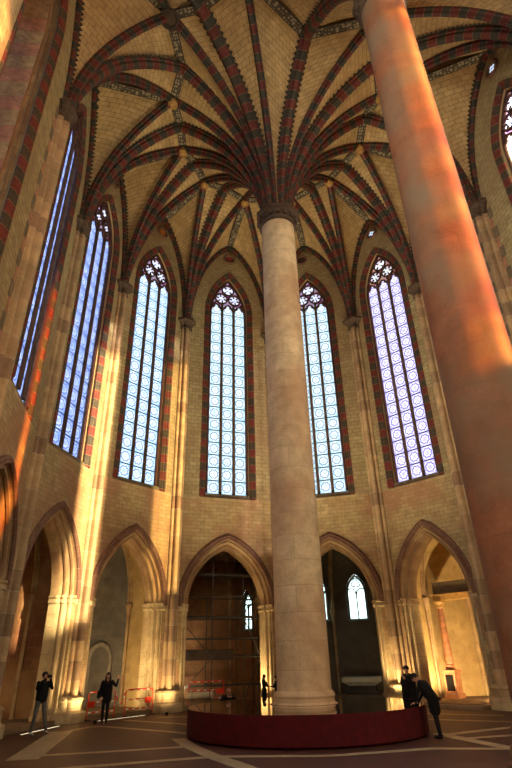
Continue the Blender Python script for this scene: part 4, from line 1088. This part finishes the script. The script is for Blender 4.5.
mb = MB(); mb.box((0, 0, .66), (.62, .62, 1.02)); mb.build('pedestal', M_marb, e); mb = MB(); mb.lathe([(.25, 1.17), (.2, 1.36), (.19, 2.4), (.155, 4.05), (.18, 4.1)], n=20, cap=False); mb.build('column_shaft', M_marb, e, smooth=True)
mb = MB(); mb.lathe([(.16, 4.06), (.27, 4.36)], n=12); mb.box((0, 0, 4.41), (.52, .52, .09)); mb.build('capital', M_gild, e)

# low step along the right chapels and the left ones
def step(key, s0, s1, words, d=-.55, h=.13):
    b = bays[key]; c = b.at((s0 + s1) / 2, d, h / 2); e = empty('stone_step', (c.x, c.y, 0), b.ang); tag(e, words, 'step')
    mb = MB(); mb.box((0, 0, h / 2), (s1 - s0, .75, h)); mb.build('tread', M_step, e)
step('s5', .75, b.L - .75, 'worn stone step before the yellow lit chapel')
step('s4', .8, bays['s4'].L - .8, 'worn stone step before the chapel with the two-light window')

# ------------------------------------------------------------------ floor uplights: small warm fixtures, several of them added as fill
def uplight(p, target, energy, words, size=math.radians(95), col=(1.0, .72, .38), blend=.8):
    e = empty('floor_uplight', p); tag(e, words, 'lamp')
    mb = MB(); mb.lathe([(.06, 0), (.065, .02), (.065, .10), (.055, .12)], n=14, cap=False); mb.face([(.06 * math.cos(k * pi / 7), .06 * math.sin(k * pi / 7), 0) for k in range(14)]); mb.build('housing', M_dark, e)
    g = NB('lamp_lens', .2); g.color((1, .8, .5, 1)); g.b.inputs['Emission Color'].default_value = (1, .78, .45, 1); g.b.inputs['Emission Strength'].default_value = 3
    mb = MB(); mb.face([(.052 * math.cos(k * pi / 7), .052 * math.sin(k * pi / 7), .105) for k in range(14)]); mb.build('lens', g.m, e)
    ld = D.lights.new('floor_uplight_beam', 'SPOT'); ld.energy = energy; ld.color = col; ld.spot_size = size; ld.spot_blend = blend; ld.shadow_soft_size = .12
    lo = D.objects.new('floor_uplight_beam', ld); COL.objects.link(lo); lo.location = Vector(p) + Vector((0, 0, .2)); lo.rotation_euler = (Vector(target) - lo.location).to_track_quat('-Z', 'Y').to_euler()
def ul(key, s, d, ts, td, tz, en, words, **k):
    b = bays[key]; uplight(b.at(s, d, .15 if d > .2 else 0), b.at(ts, td, tz), en, words, **k)
ul('s3', 4.3, .45, 5.6, .4, 2.6, 380, 'small floor lamp lighting the jamb left of the pale column')
ul('s5', .9, 1.6, .2, 3.6, 2.5, 550, 'small floor lamp inside the left corner of the yellow lit chapel')
ul('s5', 3.9, 1.2, 2.2, 5.0, 3.2, 1100, 'small floor lamp inside the right corner of the yellow lit chapel', size=math.radians(130))
ul('s4', 5.2, -1.3, 5.75, 0, 4.0, 420, 'small floor lamp at the foot of the pier right of the pale column')
ul('s2', 1.1, .9, 4.6, 2.6, 3.5, 560, 'small floor lamp behind the red barriers in the left chapel', size=math.radians(120))
ul('s3', .9, .7, 2.4, 5.4, 3.4, 1200, 'small floor lamp shining beside the padded bench', size=math.radians(140), col=(1.0, .80, .52))
ul('s4', 4.9, .8, 3.0, 6.5, 3.0, 110, 'added floor lamp inside the chapel with the altar tomb', size=math.radians(130))  # fill lamp added for the altar chapel
for k, (ax, ay, tx, ty, w) in enumerate(((.2, 23.4, -1.5, 24.5, 'left'), (3.0, 23.3, 4.2, 24.0, 'right'))):  # unseen floods added to brighten the vault behind the column
    uplight((ax, ay, 0), (tx, ty, 29), 5000, 'added unseen floodlight behind the mirror table aimed at the vault, %s one of two' % w, size=math.radians(85), col=(1.0, .84, .60), blend=1.0)

# round-headed niche moulding on the grey chapel wall
b = bays['s2']; Dp = 5.8; p0, p1 = b.at(.7 * b.L, Dp, 0), b.at(b.L - .12, .55 * Dp, 0); t3 = (p1 - p0).normalized(); n3 = Vector((-t3.y, t3.x, 0)); c3 = p0.lerp(p1, .5)
e = empty('wall_niche_moulding', (c3.x, c3.y, .15)); tag(e, 'grey round-headed niche moulding on the grey wall behind the waving woman', 'niche')
path = [c3 + t3 * -.6 + Vector((0, 0, .15)), c3 + t3 * -.6 + Vector((0, 0, 2.2))] + [c3 + t3 * (-.6 * math.cos(a)) + Vector((0, 0, 2.2 + .75 * math.sin(a))) for a in [pi * k / 12 for k in range(1, 12)]] + [c3 + t3 * .6 + Vector((0, 0, 2.2)), c3 + t3 * .6 + Vector((0, 0, .15))]
path = [p - n3 * .04 for p in path]; sd = []; un = []
for i in range(len(path)):
    tt = (path[min(i + 1, len(path) - 1)] - path[max(i - 1, 0)]).normalized(); un.append(-n3); sd.append(tt.cross(-n3).normalized())
mb = MB(); mb.sweep(path, sd, un, [(-.12, -.05), (-.12, .06), (-.04, .12), (.06, .08), (.12, -.02)]); rel(mb, e).build('moulding', plain('pale_grey_niche_stone', '#766c5b', .85), e)

ul('s1', .9, .9, 4.8, 2.4, 3.6, 260, 'added floor lamp brightening the brown chapel behind the photographing man', size=math.radians(130))  # lamp added to bring out the brown chapel wall
def strip(p, q, words):  # emissive strip added in place of a streak of sun
    a, c_ = Vector((*p, 0)), Vector((*q, 0)); d = (c_ - a); L = d.length; e = empty('sun_streak_strip', a, math.atan2(d.y, d.x)); tag(e, words, 'lamp')
    mb = MB(); mb.box((L / 2, 0, .015), (L, .10, .03)); mb.build('streak_bed', M_step, e)
    g = NB('sun_streak_glow', .3); g.color((1, .9, .7, 1)); g.b.inputs['Emission Color'].default_value = (1, .84, .56, 1); g.b.inputs['Emission Strength'].default_value = .9
    mb = MB(); mb.face([(0.02, -.035, .032), (L - .02, -.035, .032), (L - .02, .035, .032), (0.02, .035, .032)]); mb.build('streak_glow', g.m, e)
strip((-8.0, 20.1), (-7.6, 22.6), 'glowing strip added as a sun streak on the floor behind the photographing man')
strip((-6.62, 24.1), (-5.15, 26.2), 'glowing strip added as a sun streak on the floor before the safety barriers')

ul('s2', .35, -1.5, -.3, -.2, 3.2, 260, 'added tiny floor lamp before the pier between the man and the woman', size=math.radians(120))  # lamp added to brighten the left pier
ul('s3', -.2, -1.7, .0, 0, 3.2, 240, 'added tiny floor lamp before the pier right of the safety barriers', size=math.radians(120))  # second added lamp, lifts the stone of the next pier
